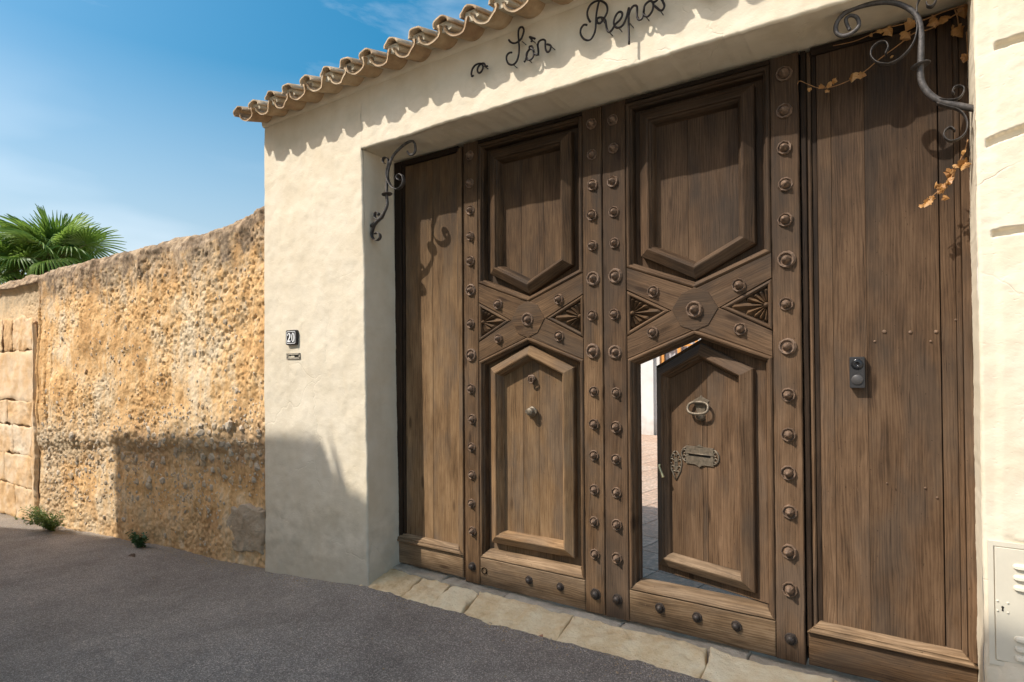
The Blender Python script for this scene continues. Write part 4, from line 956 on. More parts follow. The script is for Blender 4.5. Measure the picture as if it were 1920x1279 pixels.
def scroll(lbl, Xc, Zc, s):
    t = empty('iron_scroll', (Xc, -.03, Zc), lbl, 'ornament', 'small iron scrolls at the ends of the lettering')
    b = MB(); P = [(.055, -.030), (.072, -.034), (.078, -.010), (.066, .028), (.036, .050), (.0, .052), (-.03, .040), (-.045, .010), (-.03, -.02), (-.008, -.028), (.012, -.012), (.012, .016), (-.004, .034), (-.028, .044), (-.055, .036), (-.074, .008), (-.092, .006)]
    tube(b, spline([(Xc-s*x*.8, -.045, Zc+z*.8) for x, z in P], 4), .0068, 6); tube(b, [(Xc+s*.045*1, -.045, Zc+.012), (Xc+s*.045, .01, Zc+.012)], .004, 5); b.obj('scroll', IRON_L, t)
scroll('small iron scroll on the plaster left of the script', -2.385, 3.600, 1)
p = at(1330, 0, -.045); scroll('small iron scroll on the plaster right of the script', p[0]+.02, p[2]+.04, -1)

# ------------------------------------------------------------------ iron brackets
def br(parts, label, Yp, o, s):
    root = empty('iron_bracket', tuple(at(*parts['foot'], Yp)), label, 'bracket', 'wrought iron scroll brackets on the gate jambs')
    for nm, px, r, kw in parts['strokes']:
        b = MB(); tube(b, spline([at(o[0]+x/s, o[1]+y/s, Yp+dy) for x, y, dy in [(q if len(q) == 3 else q+(0,)) for q in px]], 5), r, 8, **kw); b.obj(nm, IRON, root)
    c = at(o[0]+parts['disc'][0]/s, o[1]+parts['disc'][1]/s, Yp); b = MB()
    rr_ = parts['disc'][2]; vs = []; K = 22
    for rad, z in ((.0, .006), (rr_*.9, .003), (rr_, 0), (rr_*.92, -.004), (0, -.004)):
        for k in range(K): a = 2*math.pi*k/K; vs.append((c[0]+rad*math.cos(a), c[1]+rad*math.sin(a), c[2]+z+.006*math.cos(a)))
    b.add(vs, [(j*K+k, j*K+(k+1) % K, (j+1)*K+(k+1) % K, (j+1)*K+k) for j in range(4) for k in range(K)]); b.obj('drip_disc', IRON, root)
    return root
# left, seen in a crop at origin (680,250), scale 4.125
br({'foot': (697, 430), 'disc': (188, 470, .043), 'strokes': [
    ('main_bar', [(62, 718), (100, 690), (140, 650), (170, 605), (190, 550), (186, 490), (186, 430), (190, 350), (198, 280), (218, 210), (255, 150), (310, 98), (350, 72), (382, 60), (402, 78), (408, 110), (404, 145), (385, 165), (358, 160), (345, 140)], .0105, dict(taper=lambda t: 1.25-.45*t)),
    ('scroll', [(210, 225), (190, 290), (192, 345), (212, 395), (240, 425), (275, 430), (305, 405), (318, 365), (308, 328), (285, 318), (268, 335), (275, 358), (292, 360)], .0085, dict(flat=(.6, 2.3))),
    ('scroll', [(190, 300), (196, 250), (200, 215), (190, 192), (172, 186), (158, 200), (158, 222), (170, 232)], .007, dict(flat=(.6, 2.2))),
    ('scroll', [(165, 620), (145, 660), (115, 665), (95, 648), (96, 620), (112, 610), (126, 622), (118, 636)], .007, dict(flat=(.6, 2.2))),
    ('scroll', [(150, 650), (100, 700), (78, 745), (72, 790), (88, 822), (115, 828), (134, 808), (132, 780), (112, 768), (92, 778)], .008, dict(flat=(.6, 2.2)))]},
   'wrought iron scroll bracket on the left jamb beside the narrow plank panel', .085, (680, 250), 4.125)
br({'foot': (1826, 205), 'disc': (750, 520, .040), 'strokes': [
    ('main_bar', [(1185, 870), (1080, 850), (960, 825), (880, 795), (810, 740), (765, 670), (750, 590), (752, 500), (755, 400), (755, 290), (745, 200), (715, 120), (650, 65), (560, 28), (460, 18), (340, 35), (230, 65), (140, 110), (85, 175), (72, 240), (100, 280), (150, 285), (205, 262), (250, 220), (258, 175), (235, 135), (190, 125), (155, 150), (160, 190), (185, 240)], .0118, dict(taper=lambda t: 1.3-.6*t)),
    ('scroll', [(720, 180), (722, 240), (700, 330), (650, 410), (580, 475), (500, 512), (420, 508), (370, 475), (352, 430), (370, 380), (420, 342), (470, 340), (492, 375), (482, 405), (468, 435)], .0062, dict(flat=(.55, 3.0))),
    ('scroll', [(722, 110), (722, 50), (745, -10), (790, -60), (850, -70), (880, -25), (868, 20), (840, 55), (805, 50), (798, 25)], .0065, dict(flat=(.55, 3.0))),
    ('scroll', [(900, 795), (980, 802), (1050, 790), (1090, 750), (1095, 705), (1060, 690), (1022, 700), (1005, 735), (1020, 750)], .006, dict(flat=(.55, 3.0))),
    ('scroll', [(880, 830), (960, 855), (1050, 880), (1105, 930), (1125, 1000), (1105, 1070), (1050, 1115), (985, 1130), (940, 1095), (945, 1050), (990, 1020), (1028, 1048)], .0065, dict(flat=(.55, 3.0)))]},
   'wrought iron scroll bracket on the right jamb in front of the ivy strand', .085, (1550, 0), 4.263)

# ------------------------------------------------------------------ dried ivy
def ivy_leaf(seed):
    rs = random.Random(seed); pl = [(0, 0), (.22, -.10), (.50, -.02), (.42, .25), (.62, .42), (.38, .55), (.30, .72), (0, 1.05), (-.30, .70), (-.40, .52), (-.60, .40), (-.42, .24), (-.48, .0), (-.2, -.10)]
    vs = [(0, 0, .38)]; cu = rs.uniform(.3, .9)
    for x, z in pl: 
        x *= rs.uniform(.85, 1.1); vs.append((x, cu*.6*abs(x)*rs.uniform(.5, 1.3)+rs.uniform(-.06, .06), z))
    vs[0] = (0, -.10*cu, .38)
    b = MB(); b.add(vs, [(0, i, i % len(pl)+1) for i in range(1, len(pl)+1)]); return b.mesh('ivy_leaf', VINE)
IV = [ivy_leaf(i) for i in range(6)]
IR = random.Random(9)
def ivy(label, stems, leaves, Y, r=.0028):
    root = empty('dried_ivy', tuple(at(*stems[0][0], Y)), label, 'dried ivy', 'dried ivy strands on the right of the gate')
    for st in stems:
        b = MB(); pts = spline([at(q[0], q[1], Y+(q[2] if len(q) > 2 else 0)) for q in st], 5); tube(b, pts, r, 5, taper=lambda t: 1.2-.6*t); b.obj('stem', VINESTEM, root)
    for x, y, sz, ang in leaves:
        p = at(x, y, Y-.012+IR.uniform(-.01, .008)); o = bpy.data.objects.new('leaf', IR.choice(IV)); C.objects.link(o); o.parent = root
        o.location = Vector(p)-root.location; o.scale = (sz*.84,)*3; o.rotation_euler = (IR.uniform(-.7, .7), R(ang)+IR.uniform(-.3, .3), IR.uniform(-.8, .8))
ivy('dried orange ivy strand slanting across the dark top of the plank panel',
    [[(1812, 15), (1770, 40), (1742, 55), (1715, 62), (1700, 72), (1680, 88), (1650, 110), (1620, 135), (1590, 152), (1560, 163), (1535, 165), (1515, 158), (1500, 152), (1495, 158)],
     [(1813, 8), (1770, 22), (1730, 38), (1690, 46), (1655, 55), (1630, 66), (1600, 78), (1562, 86)],
     [(1790, 18), (1795, 32), (1797, 50)], [(1812, 60), (1814, 95), (1812, 115)]],
    [(1664, 52, .055, 160), (1652, 55, .042, 200), (1696, 58, .06, 170), (1693, 66, .05, 150), (1712, 38, .062, 200), (1748, 32, .05, 120), (1765, 32, .075, 170), (1757, 38, .05, 240), (1796, 50, .068, 150), (1789, 52, .05, 230), (1806, 14, .06, 180), (1601, 137, .055, 190), (1610, 140, .045, 130), (1552, 157, .042, 150), (1543, 160, .035, 220), (1560, 152, .035, 100), (1518, 165, .024, 180), (1550, 168, .028, 170), (1812, 102, .045, 180), (1632, 64, .02, 160), (1672, 104, .02, 190)], .30)
ivy('short strand of dried ivy hanging below the right iron bracket',
    [[(1815, 262), (1808, 285), (1798, 305), (1788, 325), (1775, 345), (1755, 362), (1740, 375), (1727, 386)]],
    [(1808, 300, .06, 150), (1812, 305, .045, 200), (1803, 284, .03, 120), (1784, 318, .05, 200), (1779, 322, .042, 140), (1777, 336, .042, 160), (1768, 345, .052, 190), (1762, 350, .04, 130), (1757, 345, .035, 240), (1748, 368, .03, 170), (1742, 376, .045, 200), (1737, 374, .035, 130), (1728, 384, .025, 200), (1768, 370, .032, 120), (1782, 340, .032, 230), (1758, 360, .025, 90), (1790, 308, .03, 150)], .22)

# ------------------------------------------------------------------ fallen leaves
for i, (px, py, sz, lb) in enumerate([(1015, 1180, .055, 'curled brown leaf lying on the front edge of the second long threshold slab'), (945, 1171, .03, 'tiny dark leaf lying where the asphalt meets the threshold'), (246, 1043, .07, 'dark dry leaf lying on the asphalt near the dark green weed')]):
    y_ = (-.03, -.06, -.62)[i]; p = at(px, py, y_); zt = float(ztop(np.array(p[0]), np.array(y_)))+.012 if i < 2 else float(zroad(p[0]))+.012
    if i == 2:
        d = at(px, py, -3.2+1)-CAM; t = (zt-CAM[2])/d[2]; p = CAM+d*t
    me = ivy_leaf(30+i); me.materials[0] = simple('fallen_leaf%d' % i, [(.42, .20, .11), (.12, .07, .04), (.10, .06, .035)][i], .7, 0, .3, 60, 0)
    o = bpy.data.objects.new('fallen_leaf', me); C.objects.link(o); o.location = (p[0], p[1], zt if i < 2 else p[2]); o.scale = (sz,)*3; o.rotation_euler = (R(-80), .2, IR.uniform(0, 6)); tag(o, lb, 'leaf')

# ------------------------------------------------------------------ rough earth and rubble wall
rw = empty('rubble_wall', (-9, .3, -.4), 'old ochre rubble and earth wall with a weathered rounded top, left of the plastered wall', 'wall')
XS = -10.47
def wallD(x, z):
    lft = sstep(XS+.03, XS-.03, x)               # smoother stretch with ashlar at the far left
    hn_ = z-zroad(x)
    big = .045*fbm(x*.8, z*.8, 3, 200)+.020*fbm(x*3.2, z*3.0, 3, 204)
    med = .006*fbm(x*11, z*9, 4, 208, .6)+.005*fbm(x*34, z*30, 3, 212, .6)
    w1, i1 = worley(x*22, z*13, 220); pit = sstep(.38, .24, w1)*(i1 > .45)
    w2, i2 = worley(x*46+5, z*30, 230); pit2 = sstep(.38, .22, w2)*(i2 > .5)
    dens = np.clip(.38+1.3*fbm(x*1.3, z*1.6, 4, 240)+.5*sstep(1.4, 2.4, z), 0, 1)
    pits = (pit*.017*sstep(.5, .85, dens)+pit2*.009)*dens
    # band of exposed rubble
    rub = np.exp(-((hn_-1.12-.12*fbm(x*1.3, x*0, 3, 245))/.24)**2)+.55*sstep(.65, .2, hn_)
    rub = np.clip(rub*.85+.8*sstep(-9.2, -9.9, x)*sstep(1.5, 1.1, hn_)*sstep(-10.4,-10.2,x), 0, 1)
    w3, i3 = worley(x*15+3, z*14, 250); lumps = (.5-np.clip(w3, 0, .8))*.030*rub*(.5+i3)
    w4, i4 = worley(x*30+3, z*27, 255); lumps = lumps+(.5-np.clip(w4, 0, .8))*.012*rub
    ledge = .035*sstep(1.02, 1.18, hn_+.05*fbm(x*3, z*2, 3, 260))-.03
    d = big-med+pits-lumps-ledge*(1-lft)-.0*x
    crack = 0
    for cx_, z0, z1, w_, a_ in ((-10.36, .7, 2.6, .022, .10), (-10.05, .2, 1.6, .03, .055), (-9.86, 1.0, 2.0, .012, .04)):
        xc = cx_+.05*fbm(z*2.2, z*0+cx_, 3, 270)+.012*fbm(z*9, z*0+cx_, 3, 271); crack = crack+a_*sstep(w_, w_*.3, np.abs(x-xc))*sstep(z0-.2, z0+.1, z)*sstep(z1+.2, z1-.1, z)
    d = d*(1-.45*lft)+crack+.05*lft*sstep(2.95, 2.8, z)
    return d, pits, rub, lft
def ztopw(x): return 3.09+.05*fbm(x*.35, x*0+1, 3, 280)+.015*fbm(x*1.7, x*0+1, 3, 284)+.085*sstep(-6.3, -5.0, x)
q = [-4.84]
while q[-1] > -12.6: q.append(q[-1]-(.0115+.0021*(-4.84-q[-1])))
while q[-1] > -30: q.append(q[-1]-.16)
xs = np.array(q)[::-1]
nf = 300; t = np.linspace(0, 1, nf)
X = np.repeat(xs[:, None], nf, 1); z0 = zroad(xs)-.12; z1 = ztopw(xs)-.20; Z = z0[:, None]+(z1-z0)[:, None]*t[None]
D, pits, rub, lft = wallD(X, Z)
Y = .045+D
na = 54; ang = np.linspace(0, math.pi, na)[1:]; A = np.repeat(ang[None], len(xs), 0); Xa = np.repeat(xs[:, None], len(ang), 1)
rz = .20*np.sin(A)**.85; ry = .27*(1-np.cos(A))
Zc = z1[:, None]+rz; Yc = .045+D[:, -1:]*np.cos(A)*(A < 1.57)+ry
rip = fbm(Xa*3.2+A*1.6, A*1.4, 4, 290, .6); rad = .024*rip+.012*fbm(Xa*12, A*4, 3, 294)+.012*fbm(Xa*1.0+A, A*.5, 3, 296)+.012*np.abs(fbm(Xa*6+A*2.4, A*1.2, 3, 298))
lipm = sstep(XS+.05, XS-.05, Xa)*sstep(.5, .0, A)
fade = sstep(0, .25, A)
Yc = Yc-np.cos(A)*rad*fade-.045*lipm; Zc = Zc+np.sin(A)*rad*fade
P = np.concatenate([np.stack([X, Y, Z], -1), np.stack([Xa, Yc, Zc], -1)], 1)
cap = np.concatenate([sstep(-.75, .0, Z-z1[:, None])*.72, np.full(A.shape, 1.)], 1)
pale = np.concatenate([lft*.8+.75*sstep(.25, .0, np.hypot((X+9.5)/1.4, (Z-.95)/1.)-.05+.12*fbm(X*4, Z*4, 3, 300))*0+.9*sstep(.30, .12, np.hypot((X+9.35)/1.5, (Z-.62))+.12*fbm(X*3, Z*3, 3, 301)), np.zeros(A.shape)], 1)
rubA = np.concatenate([rub*(1-lft), np.zeros(A.shape)], 1)
grid('wall_body', P, RUBBLE, rw, attrs={'cap': cap, 'pale': pale, 'rub': rubA}, flip=False)
b = MB(); box(b, -30, -4.90, .2, .62, -2.5, 2.85); b.obj('wall_core', RUBBLE, rw)
# stones showing in the face
def pebble_mesh(seed):
    rs = random.Random(seed); phi = (1+5**.5)/2
    v = [Vector(p).normalized() for p in ((-1, phi, 0), (1, phi, 0), (-1, -phi, 0), (1, -phi, 0), (0, -1, phi), (0, 1, phi), (0, -1, -phi), (0, 1, -phi), (phi, 0, -1), (phi, 0, 1), (-phi, 0, -1), (-phi, 0, 1))]
    f = [(0, 11, 5), (0, 5, 1), (0, 1, 7), (0, 7, 10), (0, 10, 11), (1, 5, 9), (5, 11, 4), (11, 10, 2), (10, 7, 6), (7, 1, 8), (3, 9, 4), (3, 4, 2), (3, 2, 6), (3, 6, 8), (3, 8, 9), (4, 9, 5), (2, 4, 11), (6, 2, 10), (8, 6, 7), (9, 8, 1)]
    return [tuple(p*rs.uniform(.75, 1.2)) for p in v], f
PB = []
for i in range(8):
    v, f = pebble_mesh(i); b = MB(); b.add(v, f, smooth=False); PB.append(b.mesh('stone', PEBBLE))
rs = random.Random(21)
def wall_y(x, z): 
    d = wallD(np.array([x]), np.array([z]))[0][0]; return .045+float(d)
cnt = 0
while cnt < 285:
    x = -4.95-abs(rs.gauss(0, 1))*2.6 if rs.random() < .5 else rs.uniform(-10.2, -4.95)
    if x < -10.2: continue
    zr0 = float(zroad(x)); z = rs.uniform(zr0+.1, 2.7) if rs.random() < .45 else zr0+rs.gauss(1.0, .32)
    if z < zr0+.05 or z > 2.75 or (x > -5.62 and z < .42): continue
    big = 1.5 if abs(z-zr0-1.0) < .35 else 1.; s = rs.uniform(.018, .038)*big*(1+.10*(-5-x)/2.5)
    o = bpy.data.objects.new('stone', PB[cnt % 8]); C.objects.link(o); o.parent = rw
    o.location = Vector((x, wall_y(x, z)+s*.12, z))-rw.location; o.scale = (s*rs.uniform(.7, 1.2), s*.55, s*rs.uniform(.7, 1.35)); o.rotation_euler = (rs.uniform(-.3, .3), rs.uniform(0, 3), rs.uniform(-.3, .3)); cnt += 1
b = MB(); N = 1500
xx = np.array([rs.uniform(-10.25, -4.93) for _ in range(N)]); zz = np.array([rs.uniform(0, 1) for _ in range(N)]); zz = np.where(np.array([rs.random() for _ in range(N)]) < .6, zroad(xx)+1.0+(zz-.5)*1.2, zroad(xx)+.03+zz*2.9)
yy = .045+wallD(xx, zz)[0]
for i in range(N):
    if zz[i] > 2.8 or (xx[i] > -5.62 and zz[i] < .42): continue
    v, f = pebble_mesh(i % 40); s = rs.uniform(.006, .017); sx_, sz = rs.uniform(.7, 1.3), rs.uniform(.7, 1.5)
    b.add([(xx[i]+p[0]*s*sx_, yy[i]+p[1]*s*.6, zz[i]+p[2]*s*sz) for p in v], f)
tag(b.obj('rubble_chips', PEBBLE, rw), kind='stuff')
# ashlar blocks at the far left
rs = random.Random(4)
zrow = [-.62, -.10, .36, .80, 1.17, 1.92, 2.42]
for r_ in range(len(zrow)-1):
    xe = -10.66-(r_ % 2)*.25; first = True
    while xe > -17:
        wd_ = rs.uniform(.5, .95) if r_ < 4 else (2.4 if r_ == 4 else rs.uniform(.16, .34)); x1 = xe; x0 = xe-wd_; xe = x0-.015
        if first: x1 = -10.60; first = False
        nx_, nz_ = 30, 24; U, V = np.meshgrid(np.linspace(0, 1, nx_), np.linspace(0, 1, nz_), indexing='ij')
        Xb = x0+.004+(x1-x0-.008)*U; Zb = zrow[r_]+.004+(zrow[r_+1]-zrow[r_]-.008)*V
        edge_ = np.minimum(np.minimum(U, 1-U)*(x1-x0), np.minimum(V, 1-V)*(zrow[r_+1]-zrow[r_]))
        Xb = Xb+.035*fbm(Xb*5, Zb*5, 3, 310+r_); Zb = Zb+.03*fbm(Xb*5+9, Zb*5, 3, 320+r_)
        Yb = .052+.016*fbm(Xb*2.5, Zb*2.5, 4, 330)+.007*fbm(Xb*12, Zb*10, 3, 334)+.011*np.exp(-edge_/.006)+.006*np.abs(fbm(Xb*25, Zb*20, 3, 336))+rs.uniform(-.010, .012)
        grid('block', np.stack([Xb, Yb, Zb], -1), BLOCK, rw)
# plastered upright strip and the cement patch
zs_ = np.linspace(-.62, 2.30, 130); us = np.linspace(0, 1, 8); U, V = np.meshgrid(us, zs_, indexing='ij')
wq = np.interp(V, [-.6, .9, 1.2, 2.5], [.115, .095, .045, .03]); Xc_ = -10.58+wq*U*1.25*(1+.5*fbm(V*2.3, U*0, 4, 341))+.022*fbm(V*3, U*0, 4, 340, .6)
Yc_ = .034+.014*fbm(Xc_*3, V*2, 3, 342)+.003*fbm(Xc_*20, V*12, 3, 344)+.05*((U == 0)|(U == 1))
grid('render_strip', np.stack([Xc_, Yc_, V], -1), BLOCK, rw)
U, V = np.meshgrid(np.linspace(-1, 1, 44), np.linspace(-1, 1, 44), indexing='ij')
k_ = .86+.22*fbm(U*1.3, V*1.3, 4, 350); sq = np.maximum(np.abs(U), np.abs(V))
Xc_ = -5.235+.355*U*k_*np.where(sq > 0, np.minimum(1, 1.28/np.maximum(1e-6, (np.abs(U)**4+np.abs(V)**4)**.25*1.19)), 1); Zc_ = .095+.285*V*k_+.02*U
Yc_ = .036+.012*fbm(Xc_*4, Zc_*4, 4, 354)+.010*np.abs(fbm(Xc_*9, Zc_*9, 3, 358))+.10*sstep(.93, 1.0, sq)
grid('cement_patch', np.stack([Xc_, Yc_, Zc_], -1), CEMENT, rw)

# ------------------------------------------------------------------ weeds
def weed(name, label, cat, x, y, n, hgt, spread, lf, m, seed, group=None, bend=.6, grass=False):
    rs = random.Random(seed); z = float(zroad(x)); root = empty(name, (x, y, z), label, cat, group); st = MB(); lv = MB()
    for i in range(n):
        a = rs.uniform(0, 2*math.pi); l = rs.uniform(.5, 1)*hgt; d = Vector((math.cos(a)*spread*rs.uniform(.3, 1), -abs(math.sin(a))*spread*.5*rs.uniform(.2, 1), 0))
        pts = [Vector((x+rs.uniform(-.2, .2)*spread, y, z-.01))]
        for k in range(1, 6): t = k/5; pts.append(pts[0]+d*t**1.3+Vector((0, 0, l*(t-bend*.5*t*t))))
        if grass:
            w = rs.uniform(.002, .004); vs = []
            for k, p in enumerate(pts): q = w*(1-k/5.2); vs += [tuple(p+Vector((q, 0, 0))), tuple(p-Vector((q, 0, 0)))]
            lv.add(vs, [(2*k, 2*k+1, 2*k+3, 2*k+2) for k in range(5)]); continue
        tube(st, pts, .0022, 4)
        for k in range(1, 6):
            for _ in range(rs.choice((2, 3, 3))):
                p = pts[k]+Vector((rs.uniform(-1, 1), rs.uniform(-1, .3), rs.uniform(-.6, .8)))*lf*.9; dr = Vector((rs.uniform(-1, 1), rs.uniform(-1, 1), rs.uniform(-.3, .8))).normalized(); sd_ = dr.cross(Vector((rs.uniform(-1, 1), rs.uniform(-1, 1), 1))).normalized(); s = lf*rs.uniform(.5, 1.1)
                lv.add([tuple(p-dr*s*.5), tuple(p+sd_*s*.28), tuple(p+dr*s*.55), tuple(p-sd_*s*.28)], [(0, 1, 2, 3)])
    if st.v: st.obj('stems', m, root)
    lv.obj('leaves' if not grass else 'blades', m, root)
weed('weed', 'sprawling bushy light green weed at the foot of the rubble wall, in the sun', 'weed', -9.42, -.10, 110, .44, .58, .036, WEED, 1)
weed('weed', 'small dark green weed in the shade at the foot of the rubble wall', 'weed', -7.13, -.02, 34, .24, .20, .042, WEED2, 2)
weed('grass_tuft', 'bright green grass tuft against the pale upright strip of the rubble wall', 'grass', -10.95, -.02, 60, .16, .22, .02, WEED, 3, grass=True)
weed('grass_tuft', 'thin line of pale grass at the foot of the ashlar blocks', 'grass', -11.9, -.02, 70, .10, .75, .02, WEED, 4, grass=True)
weed('grass_tuft', 'tall wispy grass stalks just right of the pale upright strip', 'grass', -10.22, -.02, 22, .42, .10, .02, WEED, 5, grass=True)

# grit and crumbs fallen along the foot of the walls
b = MB(); rs = random.Random(77)
for i in range(1500):
    x = rs.uniform(-10.6, -3.6) if i % 3 else rs.uniform(-3.6, .2); y = (.02 if x < -4.9 else -.02)-abs(rs.gauss(0, .09 if i % 4 else .5))
    if -3.6 < x: y -= .02
    z = float(zroad(x)); v, f = pebble_mesh(i % 40); s = rs.uniform(.0025, .007)
    b.add([(x+p[0]*s, y+p[1]*s, z+.001+p[2]*s*.7) for p in v], f)
g_ = b.obj('wall_foot_grit', PEBBLE); tag(g_, 'small crumbs and grit lying along the foot of the walls', 'grit', kind='stuff')

# ------------------------------------------------------------------ palms
def fan_mesh(seed, m, droop=.3, nb=34, R0=.95):
    rs = random.Random(seed); b = MB(); tot = R(255)
    for i in range(nb):
        a = -tot/2+tot*i/(nb-1); da = tot/(nb-1)/2; ln = R0*(.80+.20*math.cos(a*.6))*rs.uniform(.92, 1.06); bend = droop*rs.uniform(.7, 1.4)
        vs = []; K = 7
        for k in range(K+1):
            t = k/K; r = ln*t; w = r*math.tan(da) if t < .5 else ln*.5*math.tan(da)*(1-(t-.5)/.5)**.8
            z = .10*t*math.cos(a)-bend*max(0, t-.45)**1.6*ln*1.9-.10*abs(math.sin(a))*t; rr_ = r*(1-.22*bend*max(0, t-.5))
            for s_, dz_ in ((-1, -.012*(t < .9)), (0, .012), (1, -.012*(t < .9))):
                x = rr_*math.sin(a)+s_*w*math.cos(a); y = rr_*math.cos(a)-s_*w*math.sin(a); vs.append((x, y, z+dz_*min(1, t*3)))
        fs = []
        for k in range(K):
            for s_ in (0, 1): c = k*3+s_; fs.append((c, c+1, c+4, c+3))
        b.add(vs, fs, 0)
    me = b.mesh('frond', m); return me
FG = [fan_mesh(i, PALM, d) for i, d in enumerate((.15, .3, .5, .8))]; FD = [fan_mesh(20+i, PALM_DEAD, 1.1, 22, .8) for i in range(2)]
def palm(label, x, y, z0, ztop_, n, seed, R0=1., aim=None):
    rs = random.Random(seed); root = empty('palm_tree', (x, y, z0), label, 'palm tree', 'fan palms behind the rubble wall')
    b = MB(); tube(b, [(x+.03*math.sin(k), y, z0+(ztop_-z0)*k/10) for k in range(11)], .20, 12, taper=lambda t: 1.1-.15*t); b.obj('trunk', BARK, root)
    pb = MB()
    for i in range(n):
        t = i/n; dead = t > .74; el = R(82)-t*R(120)+rs.uniform(-.15, .15); az = i*2.39996+rs.uniform(-.25, .25)
        if dead: el = R(rs.uniform(-75, -40))
        pl = rs.uniform(.8, 1.05)*R0*(.55+.5*min(1, t*2.2)); d = Vector((math.cos(az)*math.cos(el), math.sin(az)*math.cos(el), math.sin(el)))
        base = Vector((x, y, ztop_)); mid = base+d*pl*.5+Vector((0, 0, .04)); tip = base+d*pl-Vector((0, 0, .06*pl*(1-math.sin(el))))
        tube(pb, [base+d*.1, mid, tip], .016, 5, m=1 if dead else 0, taper=lambda t: 1.3-.6*t)
        o = bpy.data.objects.new('frond', rs.choice(FD) if dead else FG[min(3, int(t*3.2+rs.random()))]); C.objects.link(o); o.parent = root; o.location = tip-root.location
        dd = (tip-mid).normalized(); dd = (dd+Vector((0, 0, -.25*t))).normalized(); side = dd.cross(Vector((0, 0, 1)))
        if side.length < .1: side = Vector((1, 0, 0))
        side.normalize(); upv = side.cross(dd); o.rotation_euler = (Matrix((side, dd, upv)).transposed()@Matrix.Rotation(rs.uniform(-.5, .5), 3, 'Y')).to_euler(); s = R0*rs.uniform(.85, 1.1); o.scale = (s,)*3
    pb.obj('petioles', [PETIOLE, PALM_DEAD], root)
    bt = MB()
    for i in range(40):
        a = i*2.4; z = ztop_-.1-.045*i; d = Vector((math.cos(a), math.sin(a), .9)).normalized(); p = Vector((x, y, z)); tube(bt, [p+d*.12, p+d*.42], .03, 4, taper=lambda t: 1.3-t)
    bt.obj('old_leaf_bases', BARK, root)
palm('tall fan palm with the fullest green crown rising over the rubble wall', -18.65, 3.0, -1.2, 4.42, 38, 1, .98)
palm('fan palm with dead fronds, half out of frame at the left edge', -19.6, 2.5, -1.2, 3.95, 34, 2, 1.0)

# ------------------------------------------------------------------ courtyard behind the wicket
cf = MB(); cf.add([(-16, .56, -.022), (6, .56, -.022), (6, 12, -.022), (-16, 12, -.022)], [(0, 1, 2, 3)]); cfo = tag(cf.obj('courtyard_floor', GROUT), kind='structure')
tm = []
for s in range(3):
    b = MB(); h = .197
    r4 = [(-h, -h), (h, -h), (h, h), (-h, h)]; b.add([(x*.985, y*.985, .022) for x, y in r4]+[(x, y, .018) for x, y in r4]+[(x, y, 0) for x, y in r4], [(0, 1, 2, 3)]+[(4+i, 4+(i+1) % 4, (i+1) % 4, i) for i in range(4)]+[(8+i, 8+(i+1) % 4, 4+(i+1) % 4, 4+i) for i in range(4)]); tm.append(b.mesh('tile', PAVER))
ca, sa = math.cos(R(9)), math.sin(R(9)); tr = random.Random(2); nt_ = 0
for j in range(0, 27):
    for i in range(-18, 4):
        x0, y0 = i*.403, .80+j*.403; x = x0*ca-y0*sa*0-.25*0; x = x0+.12*j*.0; y = y0
        xr = x*ca+(y-.8)*sa*0; xr = x*ca-(y-6)*-sa*0
        # lattice turned nine degrees
        X_, Y_ = x*ca-(y-.8)*(-sa), .8+x*sa*-1*0+(y-.8)*ca
        Y_ = .8+(y-.8)*ca-x*sa-.35; X_ = x*ca+(y-.8)*sa
        if Y_ < .80 or Y_ > 10.35 or nt_ >= 290: continue
        # keep those that the ajar wicket lets one see from the street
        dr = X_/(Y_+3.2)
        if not (-.62 < dr < -.22): continue
        o = bpy.data.objects.new('tile', tm[(i+j) % 3]); C.objects.link(o); o.parent = cfo; o.location = (X_, Y_, -.0215+tr.uniform(-.001, .001)); o.rotation_euler = (tr.uniform(-.003, .003), tr.uniform(-.003, .003), -R(9)); nt_ += 1
ch = empty('courtyard_house', (-4, 10.5, 0), 'white rendered house wall with an orange wooden window, seen through the ajar wicket', 'house')
b = MB(); box(b, -14, -5.02, 10.5, 12, -.03, 5.5); box(b, -5.02, -4.10, 10.5, 12, -.03, 1.55); box(b, -4.10, 5, 10.5, 12, -.03, 5.5); box(b, -5.02, -4.10, 10.5, 12, 3.3, 5.5); b.obj('wall', PLASTER_W, ch)
b = MB(); box(b, -5.45, -5.15, 10.42, 10.4995, -.03, 4.5); b.obj('pilaster', PLASTER_W, ch)
b = MB(); box(b, -14, -5.46, 10.46, 10.4995, -.03, .42); b.obj('plinth', PLASTER_W, ch)
b = MB()
for x0, x1 in ((-5.018, -4.93), (-4.60, -4.52), (-4.19, -4.102)): box(b, x0, x1, 10.55, 10.62, 1.552, 3.298)
for z0 in (1.552, 2.10, 2.66, 3.22): box(b, -4.929, -4.601, 10.56, 10.61, z0, z0+.05); box(b, -4.519, -4.191, 10.56, 10.61, z0, z0+.05)
b.obj('window_frame', ORANGE, ch)
b = MB(); K = 40; vs = []
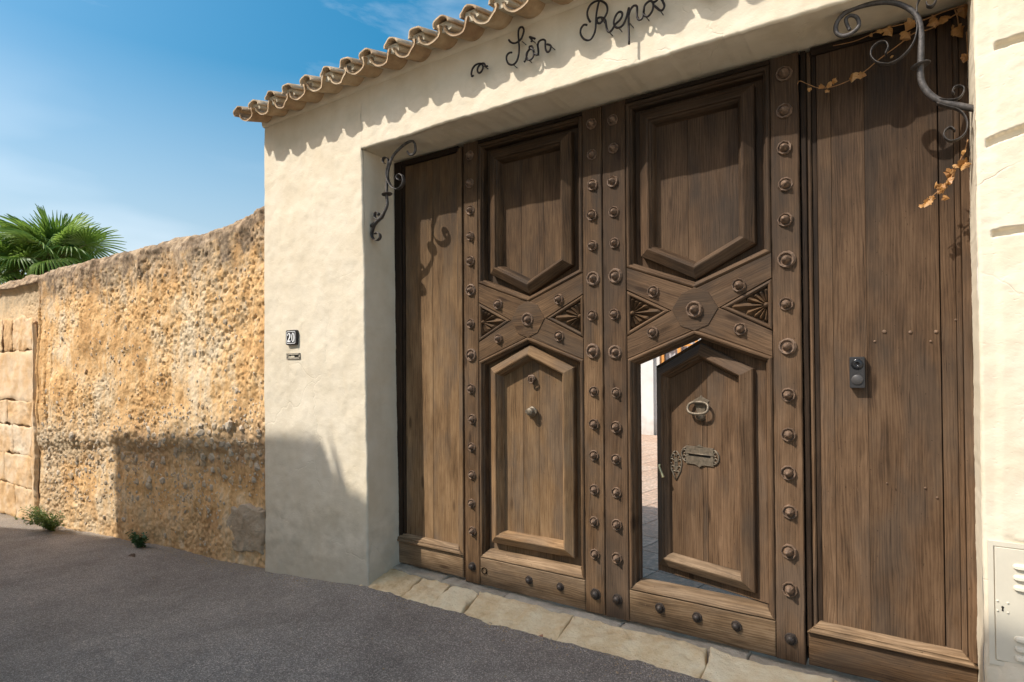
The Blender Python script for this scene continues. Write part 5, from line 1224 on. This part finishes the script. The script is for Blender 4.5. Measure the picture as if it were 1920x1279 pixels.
for i in range(K+1):
    x = -5.0+.88*i/K; vs += [(x, 10.68+.02*math.sin(i*1.3), 1.56), (x, 10.68+.02*math.sin(i*1.3), 3.29)]
b.add(vs, [(2*i, 2*i+2, 2*i+3, 2*i+1) for i in range(K)], smooth=True); b.obj('curtain', CURTAIN, ch)

# ------------------------------------------------------------------ houses across the street (they shade the lane)
def house(label, outline, depth, wins, y0=-5.):
    root = empty('street_house', (sum(p[0] for p in outline)/len(outline), y0, -.6), label, 'house', 'houses across the lane')
    b = MB(); p = ccw(outline); n = len(p); b.add([(x, y0, z) for x, z in p]+[(x, y0-depth, z) for x, z in p], [tuple(range(n))[::-1], tuple(range(n, 2*n))]+[(i, (i+1) % n, n+(i+1) % n, n+i) for i in range(n)]); b.obj('wall', HOUSEW, root)
    for x, z, w, h in wins:
        b = MB(); box(b, x-w/2, x+w/2, y0+.002, y0+.04, z, z+h); b.obj('shutter', W_GREY, root)
        b = MB(); box(b, x-w/2-.06, x+w/2+.06, y0+.003, y0+.08, z-.08, z-.002); b.obj('window_sill', THRESH, root)
house('taller cream house across the lane, out of the picture', [(-12.05, -2.5), (-7.62, -2.5), (-7.62, 7.90), (-7.66, 7.98), (-7.90, 8.43), (-7.80, 8.02), (-7.98, 8.33), (-8.10, 8.36), (-11.97, 8.22)], 5., [(-11, 1.4, 1., 1.4), (-9.2, 1.4, 1., 1.4), (-11, 4.4, 1., 1.4), (-9.2, 4.4, 1., 1.4)])
house('long cream house across the lane, out of the picture', [(-7.618, -2.5), (-3.25, -2.5), (-3.25, 7.74), (-3.9, 7.88), (-7.40, 7.88), (-7.618, 7.97)], 5.1, [(-6, 1.4, 1., 1.4), (-4.2, 1.4, 1., 1.4), (-6, 4.2, 1., 1.4), (-4.2, 4.2, 1., 1.4)])
house('low house across the lane, out of the picture', [(-21, -3.5), (-12.052, -2.5), (-12.052, 6.95), (-13.2, 6.72), (-14.4, 6.15), (-21, 6.0)], 5.2, [(-14, 1., 1., 1.4), (-17, .8, 1., 1.4)])
